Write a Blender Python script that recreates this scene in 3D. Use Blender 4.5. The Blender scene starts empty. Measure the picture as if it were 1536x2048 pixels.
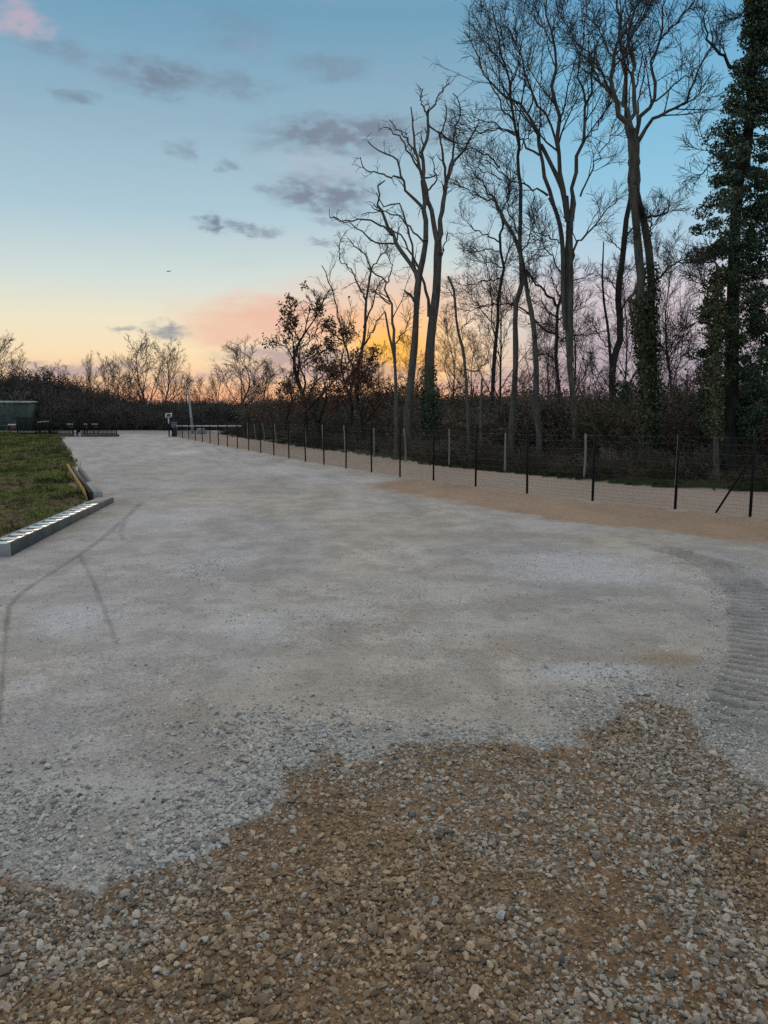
import bpy, bmesh, math, random
import numpy as np

# ------------------------------------------------------------------ camera, sky, sun, exposure
sc = bpy.context.scene
C = sc.collection
FPX, CX, CY, HCAM = 1540.0, 768.0, 1024.0, 2.6
PITCH = math.atan(202.0 / FPX)
cp, sp = math.cos(PITCH), math.sin(PITCH)

cam_d = bpy.data.cameras.new('camera')
cam = bpy.data.objects.new('camera', cam_d)
C.objects.link(cam)
cam_d.sensor_fit = 'VERTICAL'
cam_d.angle = 2 * math.atan(1024.0 / FPX)
cam_d.clip_start = 0.1
cam_d.clip_end = 9000
cam.location = (0, 0, HCAM)
cam.rotation_euler = (math.pi / 2 - PITCH, 0, 0)
sc.camera = cam
sc.view_settings.view_transform = 'Standard'
sc.view_settings.look = 'None'
sc.view_settings.gamma = 1.0
sc.view_settings.use_curve_mapping = False
sc.view_settings.exposure = 0.0
sc.render.engine = 'CYCLES'
sc.cycles.use_denoising = False
sc.cycles.max_bounces = 6
sc.cycles.diffuse_bounces = 3

SUN_AZ, SUN_EL = 0.3, 14.0          # degrees; afterglow direction (behind the trees)
sun_d = bpy.data.lights.new('sun', 'SUN')
sun_d.energy = 1.0
sun_d.angle = math.radians(40)
sun_d.color = (1.0, 0.80, 0.62)
sun = bpy.data.objects.new('sun', sun_d)
C.objects.link(sun)
sun.rotation_euler = (-(math.pi / 2 - math.radians(SUN_EL)), 0, -math.radians(SUN_AZ))


def lin(*c):
    return tuple(((v / 255) / 12.92 if v / 255 <= .04045 else ((v / 255 + .055) / 1.055) ** 2.4) for v in c[:3]) + (1.0,)


def px_angles(px, py):
    u, v = (px - CX) / FPX, (CY - py) / FPX
    d = (u, cp + v * sp, -sp + v * cp)
    n = math.sqrt(sum(k * k for k in d))
    return math.degrees(math.atan2(d[0], d[1])), math.degrees(math.asin(d[2] / n))


class NT:
    def __init__(s, tree):
        s.t = tree

    def n(s, typ, ins=None, **props):
        nd = s.t.nodes.new(typ)
        for k, v in props.items():
            setattr(nd, k, v)
        for k, v in (ins or {}).items():
            sock = nd.inputs[k]
            if isinstance(v, bpy.types.NodeSocket):
                s.t.links.new(v, sock)
            else:
                sock.default_value = v
        return nd

    def math(s, op, a, b=0.0, clamp=False):
        nd = s.n('ShaderNodeMath', {0: a, 1: b}, operation=op)
        nd.use_clamp = clamp
        return nd.outputs[0]

    def rng(s, v, a, b, c=0.0, d=1.0, smooth=False):
        nd = s.n('ShaderNodeMapRange', {0: v, 1: a, 2: b, 3: c, 4: d})
        if smooth:
            nd.interpolation_type = 'SMOOTHSTEP'
        return nd.outputs[0]

    def mix(s, f, a, b, mode='MIX'):
        nd = s.n('ShaderNodeMix', data_type='RGBA', blend_type=mode)
        for k, v in ((0, f), (6, a), (7, b)):
            if isinstance(v, bpy.types.NodeSocket):
                s.t.links.new(v, nd.inputs[k])
            else:
                nd.inputs[k].default_value = v
        return nd.outputs[2]

    def ramp(s, f, stops):
        nd = s.n('ShaderNodeValToRGB', {0: f})
        cr = nd.color_ramp
        while len(cr.elements) < len(stops):
            cr.elements.new(0.5)
        for e, (p, c) in zip(cr.elements, stops):
            e.position = p
            e.color = c
        return nd.outputs[0]

    def noise(s, vec, scale, detail=4, rough=.5, dist=0.0):
        return s.n('ShaderNodeTexNoise', {'Vector': vec, 'Scale': scale, 'Detail': detail, 'Roughness': rough, 'Distortion': dist})


world = bpy.data.worlds.new('World')
sc.world = world
world.use_nodes = True
wt = world.node_tree
wt.nodes.clear()
N = NT(wt)
dirv = N.n('ShaderNodeTexCoord').outputs['Generated']
sep = N.n('ShaderNodeSeparateXYZ', {0: dirv})
elev = N.math('MULTIPLY', N.math('ARCSINE', sep.outputs[2]), 57.29578)
azim = N.math('MULTIPLY', N.math('ARCTAN2', sep.outputs[0], sep.outputs[1]), 57.29578)
ef = N.rng(elev, -2.0, 90.0)


def st(e):
    return (e + 2.0) / 92.0


OVER = [(st(36), lin(156, 174, 184)), (st(54), lin(221, 212, 202)), (st(90), lin(236, 222, 206))]  # overhead sky out of view, brightened and warmed to light the ground
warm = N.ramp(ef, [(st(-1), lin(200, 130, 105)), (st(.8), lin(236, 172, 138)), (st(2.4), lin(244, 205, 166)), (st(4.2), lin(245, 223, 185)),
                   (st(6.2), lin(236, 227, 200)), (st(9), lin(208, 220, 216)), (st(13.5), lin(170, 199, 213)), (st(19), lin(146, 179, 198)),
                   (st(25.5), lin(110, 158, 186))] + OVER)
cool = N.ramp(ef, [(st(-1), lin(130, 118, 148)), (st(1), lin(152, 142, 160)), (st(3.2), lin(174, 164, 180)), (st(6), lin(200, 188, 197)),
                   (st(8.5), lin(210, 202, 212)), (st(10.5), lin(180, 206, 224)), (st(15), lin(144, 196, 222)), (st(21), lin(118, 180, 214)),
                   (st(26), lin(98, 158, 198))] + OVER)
fr = N.math('MAXIMUM', N.rng(azim, 3.0, 15.0, smooth=True), N.rng(azim, -50.0, -110.0, smooth=True))
sky = N.mix(fr, warm, cool)
# 2-D cloud coordinates in degrees, warped by noise
cvec = N.n('ShaderNodeCombineXYZ', {0: azim, 1: N.math('MULTIPLY', elev, 2.2), 2: 0.0}).outputs[0]
wn = N.noise(cvec, .35, 5, .6)
wsub = N.n('ShaderNodeVectorMath', {0: wn.outputs['Color'], 1: (.5, .5, .5)}, operation='SUBTRACT').outputs[0]
wscl = N.n('ShaderNodeVectorMath', {0: wsub, 1: (4.6, 2.4, 0)}, operation='MULTIPLY').outputs[0]
base2 = N.n('ShaderNodeCombineXYZ', {0: azim, 1: elev, 2: 0.0}).outputs[0]
pos = N.n('ShaderNodeVectorMath', {0: base2, 1: wscl}, operation='ADD').outputs[0]
wn2 = N.noise(cvec, .75, 5, .55)
puff = N.rng(wn2.outputs['Fac'], .28, .58, .25, 1.0, smooth=True)


def cloud(x, y, wx, wy, op, tx=True, edge=.25):
    a, e = px_angles(x, y)
    a1, _ = px_angles(x + wx, y)
    _, e1 = px_angles(x, y - wy)
    v = N.n('ShaderNodeVectorMath', {0: pos, 1: (a, e, 0)}, operation='SUBTRACT').outputs[0]
    v = N.n('ShaderNodeVectorMath', {0: v, 1: (1 / (a1 - a), 1 / (e1 - e), 0)}, operation='MULTIPLY').outputs[0]
    l = N.n('ShaderNodeVectorMath', {0: v}, operation='LENGTH').outputs['Value']
    m = N.rng(l, 1.15, edge, 0, op, smooth=True)
    return N.math('MULTIPLY', m, puff) if tx else m


def cmax(lst):
    m = lst[0]
    for q in lst[1:]:
        m = N.math('MAXIMUM', m, q)
    return m


# glow of the set sun and the pink bank of cloud beside it
sky = N.mix(cmax([cloud(590, 640, 270, 62, .95, False), cloud(470, 660, 130, 40, .8, False), cloud(800, 600, 330, 70, .55, False)]), sky, lin(230, 186, 166))
sky = N.mix(cmax([cloud(800, 690, 190, 110, .85, False, .05)]), sky, lin(252, 182, 106))
sky = N.mix(cmax([cloud(772, 706, 95, 55, 1.0, False, .0)]), sky, lin(255, 190, 84))
sky = N.mix(cmax([cloud(600, 712, 190, 24, .85, False), cloud(640, 745, 260, 30, .75, False), cloud(1000, 770, 260, 28, .6, False),
                  cloud(140, 742, 130, 22, .7, False), cloud(420, 752, 140, 16, .45, False), cloud(240, 735, 70, 14, .6, False)]), sky, lin(158, 146, 160))
grey = cmax([cloud(315, 150, 120, 50, .95), cloud(240, 140, 60, 30, .6), cloud(148, 190, 55, 24, .7), cloud(690, 268, 210, 50, 1.15), cloud(600, 290, 120, 30, .5),
             cloud(650, 385, 120, 50, 1.0), cloud(560, 378, 60, 14, .6), cloud(410, 448, 40, 20, 1.15), cloud(505, 460, 75, 16, .85),
             cloud(660, 445, 50, 14, .5), cloud(640, 492, 35, 9, .6), cloud(335, 660, 52, 16, .8), cloud(262, 660, 45, 8, .6),
             cloud(470, 165, 110, 34, .55), cloud(660, 130, 100, 34, .5), cloud(120, 95, 90, 34, .5), cloud(360, 300, 30, 28, .5), cloud(465, 330, 35, 12, .6),
             cloud(470, 60, 90, 60, .3)])
sky = N.mix(grey, sky, lin(120, 136, 155))
sky = N.mix(cmax([cloud(40, 30, 60, 50, .55), cloud(640, 330, 140, 40, .15)]), sky, lin(214, 178, 190))
# soft broken cloud everywhere above (the same noise outside the frame as inside)
hi = N.noise(cvec, .16, 6, .6)
him = N.math('MULTIPLY', N.rng(hi.outputs['Fac'], .52, .75, smooth=True), N.rng(elev, 6.0, 20.0, 0, .28))
sky = N.mix(him, sky, lin(150, 160, 180))
nish = N.n('ShaderNodeTexSky', sky_type='NISHITA')
nish.sun_disc = False
nish.sun_elevation = math.radians(2.0)
nish.sun_rotation = math.radians(SUN_AZ)
bg = N.n('ShaderNodeBackground', {'Color': sky, 'Strength': 1.0})
bg2 = N.n('ShaderNodeBackground', {'Color': nish.outputs[0], 'Strength': 0.005})
add = N.n('ShaderNodeAddShader', {0: bg.outputs[0], 1: bg2.outputs[0]})
out = N.n('ShaderNodeOutputWorld', {'Surface': add.outputs[0]})

# ------------------------------------------------------------------ helpers
rng = np.random.default_rng(7)


def P(px, py, Y):
    """photo pixel -> point on the vertical plane at depth Y (metres)"""
    u, v = (px - CX) / FPX, (CY - py) / FPX
    t = Y / (cp + v * sp)
    return np.array([u * t, Y, HCAM + t * (-sp + v * cp)])


def G(px, py, z=0.0):
    """photo pixel -> point on the level z"""
    u, v = (px - CX) / FPX, (CY - py) / FPX
    t = (HCAM - z) / (sp - v * cp)
    return np.array([u * t, t * (cp + v * sp), z])


def G2(pts):
    return np.array([G(x, y)[:2] for x, y in pts])


def hash2(ix, iy, s):
    h = (ix.astype(np.int64) * 374761393 + iy.astype(np.int64) * 668265263 + s * 1442695041) & 0xffffffff
    h = ((h ^ (h >> 13)) * 1274126177) & 0xffffffff
    return ((h ^ (h >> 16)) & 0xffff) / 65535.0


def vnoise(x, y, s=0):
    ix, iy = np.floor(x), np.floor(y)
    fx, fy = x - ix, y - iy
    fx, fy = fx * fx * (3 - 2 * fx), fy * fy * (3 - 2 * fy)
    a, b = hash2(ix, iy, s), hash2(ix + 1, iy, s)
    c, d = hash2(ix, iy + 1, s), hash2(ix + 1, iy + 1, s)
    return (a + (b - a) * fx) * (1 - fy) + (c + (d - c) * fx) * fy


def fbm(x, y, sc_=1.0, o=4, s=0):
    t, a, k = 0.0, 1.0, 0.0
    for i in range(o):
        t = t + a * vnoise(x * sc_ + 17.3 * i, y * sc_ - 9.1 * i, s + i)
        k += a
        a *= .5
        sc_ *= 2.03
    return t / k


def sdist(poly, x, y):
    """signed distance to polygon, positive inside"""
    shp = x.shape
    x, y = x.ravel(), y.ravel()
    d = np.full(x.shape, 1e9)
    ins = np.zeros(x.shape, bool)
    n = len(poly)
    for i in range(n):
        ax, ay = poly[i]
        bx, by = poly[(i + 1) % n]
        ex, ey = bx - ax, by - ay
        t = np.clip(((x - ax) * ex + (y - ay) * ey) / (ex * ex + ey * ey + 1e-12), 0, 1)
        d = np.minimum(d, (x - ax - t * ex) ** 2 + (y - ay - t * ey) ** 2)
        c = ((ay > y) != (by > y)) & (x < (bx - ax) * (y - ay) / ((by - ay) if by != ay else 1e-12) + ax)
        ins ^= c
    d = np.sqrt(d)
    return np.where(ins, d, -d).reshape(shp)


def pdist(line, x, y):
    """distance to polyline and arc length of the nearest point, and side"""
    shp = x.shape
    x, y = x.ravel(), y.ravel()
    d = np.full(x.shape, 1e9)
    s = np.zeros(x.shape)
    sd = np.zeros(x.shape)
    acc = 0.0
    for i in range(len(line) - 1):
        ax, ay = line[i]
        bx, by = line[i + 1]
        ex, ey = bx - ax, by - ay
        L = math.hypot(ex, ey)
        t = np.clip(((x - ax) * ex + (y - ay) * ey) / (L * L + 1e-12), 0, 1)
        q = np.hypot(x - ax - t * ex, y - ay - t * ey)
        m = q < d
        d = np.where(m, q, d)
        s = np.where(m, acc + t * L, s)
        sd = np.where(m, np.sign(ex * (y - ay) - ey * (x - ax)), sd)
        acc += L
    return d.reshape(shp), s.reshape(shp), sd.reshape(shp)


def sstep(a, b, v):
    t = np.clip((v - a) / (b - a), 0, 1)
    return t * t * (3 - 2 * t)


def smooth_line(pts, n):
    pts = np.asarray(pts, float)
    m = len(pts)
    if m < 3:
        t = np.linspace(0, 1, n)[:, None]
        return pts[0] * (1 - t) + pts[-1] * t
    seg = np.r_[0, np.cumsum(np.linalg.norm(np.diff(pts, axis=0), axis=1))]
    tt = np.linspace(0, seg[-1], n)
    ext = np.vstack([2 * pts[0] - pts[1], pts, 2 * pts[-1] - pts[-2]])
    o = []
    for t in tt:
        i = min(max(int(np.searchsorted(seg, t, 'right') - 1), 0), m - 2)
        u = (t - seg[i]) / max(seg[i + 1] - seg[i], 1e-9)
        p0, p1, p2, p3 = ext[i], ext[i + 1], ext[i + 2], ext[i + 3]
        o.append(.5 * ((2 * p1) + (-p0 + p2) * u + (2 * p0 - 5 * p1 + 4 * p2 - p3) * u * u + (-p0 + 3 * p1 - 3 * p2 + p3) * u ** 3))
    return np.array(o)


def mesh_np(name, V, F, mat=None, smooth=False):
    """V (n,3), F list of arrays (m,k)"""
    me = bpy.data.meshes.new(name)
    V = np.ascontiguousarray(V, dtype=np.float32)
    if isinstance(F, np.ndarray):
        F = [F]
    F = [np.asarray(f, np.int32) for f in F if len(f)]
    loops = np.concatenate([f.ravel() for f in F])
    tot = np.concatenate([np.full(len(f), f.shape[1], np.int32) for f in F])
    start = np.r_[0, np.cumsum(tot)[:-1]].astype(np.int32)
    me.vertices.add(len(V))
    me.vertices.foreach_set('co', V.ravel())
    me.loops.add(len(loops))
    me.loops.foreach_set('vertex_index', loops)
    me.polygons.add(len(tot))
    me.polygons.foreach_set('loop_start', start)
    me.polygons.foreach_set('loop_total', tot)
    if smooth:
        me.polygons.foreach_set('use_smooth', np.ones(len(tot), bool))
    if mat:
        me.materials.append(mat)
    me.update(calc_edges=True)
    return me


def link(name, me, parent=None):
    o = bpy.data.objects.new(name, me)
    C.objects.link(o)
    if parent is not None:
        o.parent = parent
    return o


def tag(o, label=None, cat=None, group=None, kind=None):
    if label:
        o['label'] = label
    if cat:
        o['category'] = cat
    if group:
        o['group'] = group
    if kind:
        o['kind'] = kind
    return o


def empty(name, loc, label, cat, group=None):
    o = bpy.data.objects.new(name, None)
    C.objects.link(o)
    o.location = [float(v) for v in loc]
    o.empty_display_size = .2
    return tag(o, label, cat, group)


class MB:
    """collects boxes, bars and tubes into one mesh"""

    def __init__(s):
        s.V, s.Q, s.T, s.n = [], [], [], 0

    def raw(s, V, Q=None, T=None):
        if Q is not None and len(Q):
            s.Q.append(np.asarray(Q) + s.n)
        if T is not None and len(T):
            s.T.append(np.asarray(T) + s.n)
        s.V.append(np.asarray(V, float))
        s.n += len(V)

    def box(s, c, size, ax=(1, 0, 0), up=(0, 0, 1)):
        c, ax, up = np.asarray(c, float), np.asarray(ax, float), np.asarray(up, float)
        ax = ax / np.linalg.norm(ax)
        y = np.cross(up, ax)
        y /= np.linalg.norm(y)
        z = np.cross(ax, y)
        hx, hy, hz = [k / 2 for k in size]
        V = [c + ax * a * hx + y * b * hy + z * d * hz for d in (-1, 1) for a, b in ((-1, -1), (1, -1), (1, 1), (-1, 1))]
        s.raw(V, [[3, 2, 1, 0], [4, 5, 6, 7], [0, 1, 5, 4], [1, 2, 6, 5], [2, 3, 7, 6], [3, 0, 4, 7]])

    def bar(s, a, b, w, h=None, up=(0, 0, 1)):
        a, b = np.asarray(a, float), np.asarray(b, float)
        d = b - a
        if abs(np.dot(d / np.linalg.norm(d), up)) > .95:
            up = (0, 1, 0)
        s.box((a + b) / 2, (np.linalg.norm(d), w, h or w), d, up)

    def tubes(s, Pt, R, sides, cap=False):
        """Pt (M,n,3), R (M,n)"""
        V, Q = tube_arrays(Pt, R, sides)
        s.raw(V, Q)
        if cap:
            M, n = R.shape
            base = (np.arange(M) * n * sides)[:, None]
            if sides == 4 or sides == 3 or sides > 4:
                ring = np.arange(sides)[None]
                if sides == 4:
                    s.Q.append(base + ring[:, ::-1] + s.n - len(V))
                    s.Q.append(base + (n - 1) * sides + ring + s.n - len(V))
                else:
                    for k in range(1, sides - 1):
                        s.T.append(np.hstack([base, base + k + 1, base + k]) + s.n - len(V))
                        e = base + (n - 1) * sides
                        s.T.append(np.hstack([e, e + k, e + k + 1]) + s.n - len(V))

    def mesh(s, name, mat, smooth=False):
        return mesh_np(name, np.vstack(s.V), [np.vstack(q) for q in (s.Q, s.T) if len(q)], mat, smooth)

    def build(s, name, mat, parent=None, smooth=False, origin=None):
        if parent is not None and origin is None:
            origin = np.array(parent.matrix_basis.translation)
        if origin is not None:
            s.V = [v - np.asarray(origin) for v in s.V]
        o = link(name, s.mesh(name, mat, smooth), parent)
        if parent is None and origin is not None:
            o.location = origin
        return o


def tube_arrays(Pt, R, sides):
    Pt = np.asarray(Pt, float)
    R = np.asarray(R, float)
    M, n, _ = Pt.shape
    T = np.gradient(Pt, axis=1)
    T /= np.linalg.norm(T, axis=2, keepdims=True) + 1e-12
    ref = np.zeros((M, 1, 3))
    ref[:, 0, 0] = 0.37
    ref[:, 0, 1] = 0.93
    par = np.abs(T.mean(1, keepdims=True)[:, :, 0] * .37 + T.mean(1, keepdims=True)[:, :, 1] * .93) > .9
    ref[par[:, 0], 0] = (0.2, -0.1, .97)
    A = np.cross(T, np.broadcast_to(ref, T.shape))
    A /= np.linalg.norm(A, axis=2, keepdims=True) + 1e-12
    B = np.cross(T, A)
    ang = np.arange(sides) * 2 * math.pi / sides
    V = Pt[:, :, None, :] + R[:, :, None, None] * (np.cos(ang)[None, None, :, None] * A[:, :, None, :] + np.sin(ang)[None, None, :, None] * B[:, :, None, :])
    idx = np.arange(M * n * sides).reshape(M, n, sides)
    a = idx[:, :-1, :]
    b = np.roll(a, -1, axis=2)
    d = idx[:, 1:, :]
    c = np.roll(d, -1, axis=2)
    Q = np.stack([a, b, c, d], axis=-1).reshape(-1, 4)
    return V.reshape(-1, 3), Q


# ------------------------------------------------------------------ materials
def new_mat(name):
    m = bpy.data.materials.new(name)
    m.use_nodes = True
    m.node_tree.nodes.clear()
    return m, NT(m.node_tree)


def finish(n, col, rough=.9, bump=None, bstr=.3, bdist=.02, metal=0.0, spec=.3, trans=None):
    ins = {'Base Color': col, 'Roughness': rough, 'Metallic': metal, 'Specular IOR Level': spec}
    if bump is not None:
        ins['Normal'] = n.n('ShaderNodeBump', {'Height': bump, 'Strength': bstr, 'Distance': bdist}).outputs[0]
    b = n.n('ShaderNodeBsdfPrincipled', ins)
    o = n.n('ShaderNodeOutputMaterial')
    n.t.links.new(b.outputs[0], o.inputs[0])


def simple_mat(name, c1, c2, scale=8, rough=.85, bstr=.25, metal=0.0, spec=.3, stretch=(1, 1, 1)):
    m, n = new_mat(name)
    tc = n.n('ShaderNodeTexCoord').outputs['Object']
    v = n.n('ShaderNodeMapping', {'Vector': tc, 'Scale': stretch}).outputs[0]
    a = n.noise(v, scale, 6, .62)
    b = n.noise(v, scale * 7, 3, .6)
    f = n.math('ADD', n.math('MULTIPLY', a.outputs['Fac'], .7), n.math('MULTIPLY', b.outputs['Fac'], .3))
    col = n.mix(n.rng(f, .32, .68), (*c1, 1), (*c2, 1))
    finish(n, col, rough, f, bstr, .02, metal, spec)
    return m


def bark_mat(name, c1, c2, c3):
    m, n = new_mat(name)
    tc = n.n('ShaderNodeTexCoord').outputs['Object']
    v = n.n('ShaderNodeMapping', {'Vector': tc, 'Scale': (1, 1, .18)}).outputs[0]
    a = n.noise(v, 9, 6, .65, .6)
    b = n.noise(tc, .8, 4, .6)
    c = n.noise(tc, 3.0, 5, .7)
    col = n.mix(n.rng(a.outputs['Fac'], .35, .65), (*c1, 1), (*c2, 1))
    col = n.mix(n.math('MULTIPLY', n.rng(b.outputs['Fac'], .48, .66, smooth=True), n.rng(c.outputs['Fac'], .4, .6)), col, (*c3, 1))
    finish(n, col, .95, a.outputs['Fac'], .8, .04, 0, .15)
    return m


def leaf_mat(name, c1, c2, scale=2.5, rough=.6, spec=.3):
    m, n = new_mat(name)
    geo = n.n('ShaderNodeNewGeometry')
    tc = n.n('ShaderNodeTexCoord').outputs['Object']
    a = n.noise(tc, scale, 4, .6)
    f = n.math('ADD', n.math('MULTIPLY', geo.outputs['Random Per Island'], .6), n.math('MULTIPLY', a.outputs['Fac'], .5))
    col = n.mix(n.rng(f, .25, .85), (*c1, 1), (*c2, 1))
    finish(n, col, rough, None, spec=spec)
    return m


M = {}
M['bark'] = bark_mat('grey_bark', (.06, .052, .045), (.175, .155, .132), (.13, .14, .09))
M['bark_dark'] = bark_mat('dark_bark', (.022, .02, .018), (.06, .052, .046), (.05, .055, .033))
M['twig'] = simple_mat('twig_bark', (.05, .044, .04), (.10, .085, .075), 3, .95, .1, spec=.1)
M['twig_hazed'] = simple_mat('hazed_far_twigs', (.10, .085, .075), (.17, .145, .13), 1, .95, .1, spec=.1)  # twig colour lightened to suggest haze over the far trees
M['twig_brush'] = simple_mat('brush_twigs', (.028, .021, .017), (.075, .055, .042), 2, .95, .1, spec=.1)
M['ivy'] = leaf_mat('ivy_leaves', (.024, .05, .024), (.085, .12, .055), 1.4, .45, .4)
M['ivy_olive'] = leaf_mat('olive_ivy_leaves', (.04, .046, .02), (.125, .13, .05), 1.4, .5, .35)
M['leaf_brown'] = leaf_mat('dry_brown_leaves', (.09, .06, .04), (.2, .12, .075), 1.0, .7, .2)
M['leaf_red'] = leaf_mat('russet_leaves', (.10, .05, .036), (.22, .115, .075), 1.0, .7, .2)
M['metal_dark'] = simple_mat('dark_green_coated_metal', (.008, .010, .010), (.014, .017, .017), 5, .7, .05, spec=.12)
M['wire'] = simple_mat('dark_wire', (.01, .012, .012), (.016, .019, .019), 5, .7, .05, spec=.12)
M['galv'] = simple_mat('galvanised_wire', (.1, .1, .1), (.16, .16, .16), 5, .5, .05, .3)
M['stake'] = simple_mat('weathered_chestnut', (.2, .17, .14), (.42, .37, .31), 5, .9, .5, stretch=(1, 1, .15))
M['wood_tan'] = simple_mat('ochre_planks', (.34, .2, .07), (.52, .34, .14), 3, .8, .3, stretch=(1, 1, 3))
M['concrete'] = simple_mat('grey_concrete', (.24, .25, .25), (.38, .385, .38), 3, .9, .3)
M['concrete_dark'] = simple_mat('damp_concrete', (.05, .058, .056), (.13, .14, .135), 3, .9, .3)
M['slot'] = simple_mat('slot_shade', (.012, .013, .014), (.03, .032, .034), 6, .7, .2)  # near-black colour stands in for shade inside the open slots
M['water_mirror'] = simple_mat('white_water_mirror', (.93, .93, .91), (.96, .96, .94), 3, .06, .01, .92, .8)  # near-white mirror stands in for water reflecting the bright sky
M['white_paint'] = simple_mat('white_paint', (.6, .6, .58), (.78, .78, .76), 3, .5, .1)
M['red_paint'] = simple_mat('red_paint', (.14, .04, .036), (.2, .06, .05), 3, .55, .1)
M['blue_dark'] = simple_mat('dark_blue_paint', (.02, .028, .045), (.035, .045, .07), 3, .5, .1)
M['blue_grey'] = simple_mat('blue_grey_paint', (.09, .1, .14), (.13, .14, .19), 3, .5, .1)
M['shed'] = simple_mat('dark_green_sheet', (.055, .085, .072), (.075, .11, .092), 2, .6, .05)
M['roof_pale'] = simple_mat('pale_roof_edge', (.45, .48, .48), (.6, .62, .62), 2, .6, .05)
M['pole'] = simple_mat('pale_grey_pole', (.3, .32, .34), (.45, .46, .47), 2, .7, .1)
M['cell'] = simple_mat('solar_cell', (.03, .035, .05), (.05, .06, .08), 6, .25, .02, spec=.5)
M['air'] = simple_mat('aircraft_paint', (.1, .1, .11), (.14, .14, .15), 1, .5, .02)


def inst_mat(name, rough=.9, var=.25, bumps=40, spec=.2):
    m, n = new_mat(name)
    at = n.n('ShaderNodeAttribute', attribute_type='INSTANCER', attribute_name='col')
    tc = n.n('ShaderNodeTexCoord').outputs['Object']
    ns = n.noise(tc, bumps, 5, .7)
    k = n.rng(ns.outputs['Fac'], .3, .7, 1 - var, 1 + var)
    col = n.n('ShaderNodeVectorMath', {0: at.outputs['Color'], 1: n.n('ShaderNodeCombineXYZ', {0: k, 1: k, 2: k}).outputs[0]}, operation='MULTIPLY').outputs[0]
    finish(n, col, rough, ns.outputs['Fac'], .5, .15, 0, spec)
    return m


M['stone'] = inst_mat('limestone', .9, .28, 3.0)
M['grass'] = inst_mat('grass_blades', .75, .1, 3.0)
M['brush'] = inst_mat('brush', .95, .15, 2.0, .1)


def ground_mat(name, grain=1.0, grit=.5):
    m, n = new_mat(name)
    at = n.n('ShaderNodeAttribute', attribute_type='GEOMETRY', attribute_name='alb')
    co = n.n('ShaderNodeAttribute', attribute_type='GEOMETRY', attribute_name='coarse').outputs['Fac']
    tc = n.n('ShaderNodeTexCoord').outputs['Object']
    fine = n.noise(tc, 46, 4, .75)
    grains = n.n('ShaderNodeTexVoronoi', {'Vector': tc, 'Scale': 85.0, 'Randomness': 1.0})
    grains2 = n.n('ShaderNodeTexVoronoi', {'Vector': tc, 'Scale': 34.0, 'Randomness': 1.0})
    mid = n.noise(tc, 5, 5, .65)
    sepc = n.n('ShaderNodeSeparateColor', {0: grains.outputs['Color']})
    sepc2 = n.n('ShaderNodeSeparateColor', {0: grains2.outputs['Color']})
    g = n.math('ADD', n.math('MULTIPLY', sepc.outputs[0], .6), n.math('MULTIPLY', fine.outputs['Fac'], .5))
    k = n.rng(g, .1, 1.0, 1 - .30 * grain, 1 + .30 * grain)
    k2 = n.rng(sepc2.outputs[1], 0, 1, .72, 1.32)
    k = n.math('MULTIPLY', k, n.math('ADD', 1.0, n.math('MULTIPLY', co, n.math('SUBTRACT', k2, 1.0))))
    km = n.rng(mid.outputs['Fac'], .25, .75, .86, 1.14)
    k = n.math('MULTIPLY', k, km)
    col = n.n('ShaderNodeVectorMath', {0: at.outputs['Color'], 1: n.n('ShaderNodeCombineXYZ', {0: k, 1: k, 2: k}).outputs[0]}, operation='MULTIPLY').outputs[0]
    h1 = n.math('MULTIPLY', n.math('SUBTRACT', 1.0, grains.outputs['Distance']), .35)
    h2 = n.math('MULTIPLY', n.math('SUBTRACT', 1.0, grains2.outputs['Distance']), n.math('ADD', .15, n.math('MULTIPLY', co, .9)))
    h = n.math('ADD', n.math('ADD', h1, h2), n.math('MULTIPLY', fine.outputs['Fac'], .6))
    finish(n, col, .95, h, grit, .02, 0, .15)
    return m


M['yard'] = ground_mat('compacted_limestone', 1.0, .8)
M['soil'] = ground_mat('gravelly_soil', 1.0, .8)
M['turf'] = ground_mat('turf_soil', .8, .5)
M['litter'] = ground_mat('leaf_litter', 1.0, .8)

# ------------------------------------------------------------------ ground regions
LAWN = np.vstack([G2([(-260, 1150), (2, 1100), (60, 1068), (120, 1036), (168, 1006), (122, 953), (142, 937), (134, 905), (112, 869)]), [[-110, 90], [-110, 12]]])
SHOULDER = G2([(735, 974), (800, 955), (867, 961), (951, 974), (1055, 987), (1185, 1002), (1350, 1019), (1500, 1034), (1800, 1066), (1800, 1118), (1536, 1088), (1300, 1062), (1100, 1040), (900, 1004)])
FENCE_PX = [(352, 872.5), (365, 876.2), (378, 879), (391, 882), (405, 884.7), (420.5, 887.7), (437, 890.6), (455, 893.8), (475, 897), (497.6, 901), (521.7, 906),
            (548, 911.2), (578, 916.8), (611, 923), (648, 929.3), (692, 937), (743, 945), (800, 954), (867, 962.5), (951, 974.5), (1054, 988), (1185, 1003), (1350, 1020), (1500, 1035)]
EDGE_PX = [(440, 868.5), (480, 875), (540, 884), (600, 893), (700, 906), (770, 916), (840, 925), (900, 934), (1030, 948), (1160, 960), (1290, 972), (1400, 977), (1536, 985), (1800, 1001), (2300, 1030)]
FL = G2(FENCE_PX + [(1680, 1054), (1900, 1080)])
EL = G2(EDGE_PX)
PATHP = np.vstack([FL, EL[::-1]])
PATCH = G2([(-1400, 1740), (-500, 1700), (-200, 1690), (0, 1722), (90, 1768), (180, 1768), (330, 1728), (450, 1690), (515, 1605), (535, 1560), (585, 1522), (640, 1497), (850, 1484), (1000, 1474), (1140, 1496),
            (1172, 1455), (1240, 1415), (1290, 1388), (1370, 1412), (1388, 1470), (1425, 1530), (1536, 1582), (1800, 1640), (2600, 1720), (4200, 3600), (-2600, 3600)])
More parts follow.
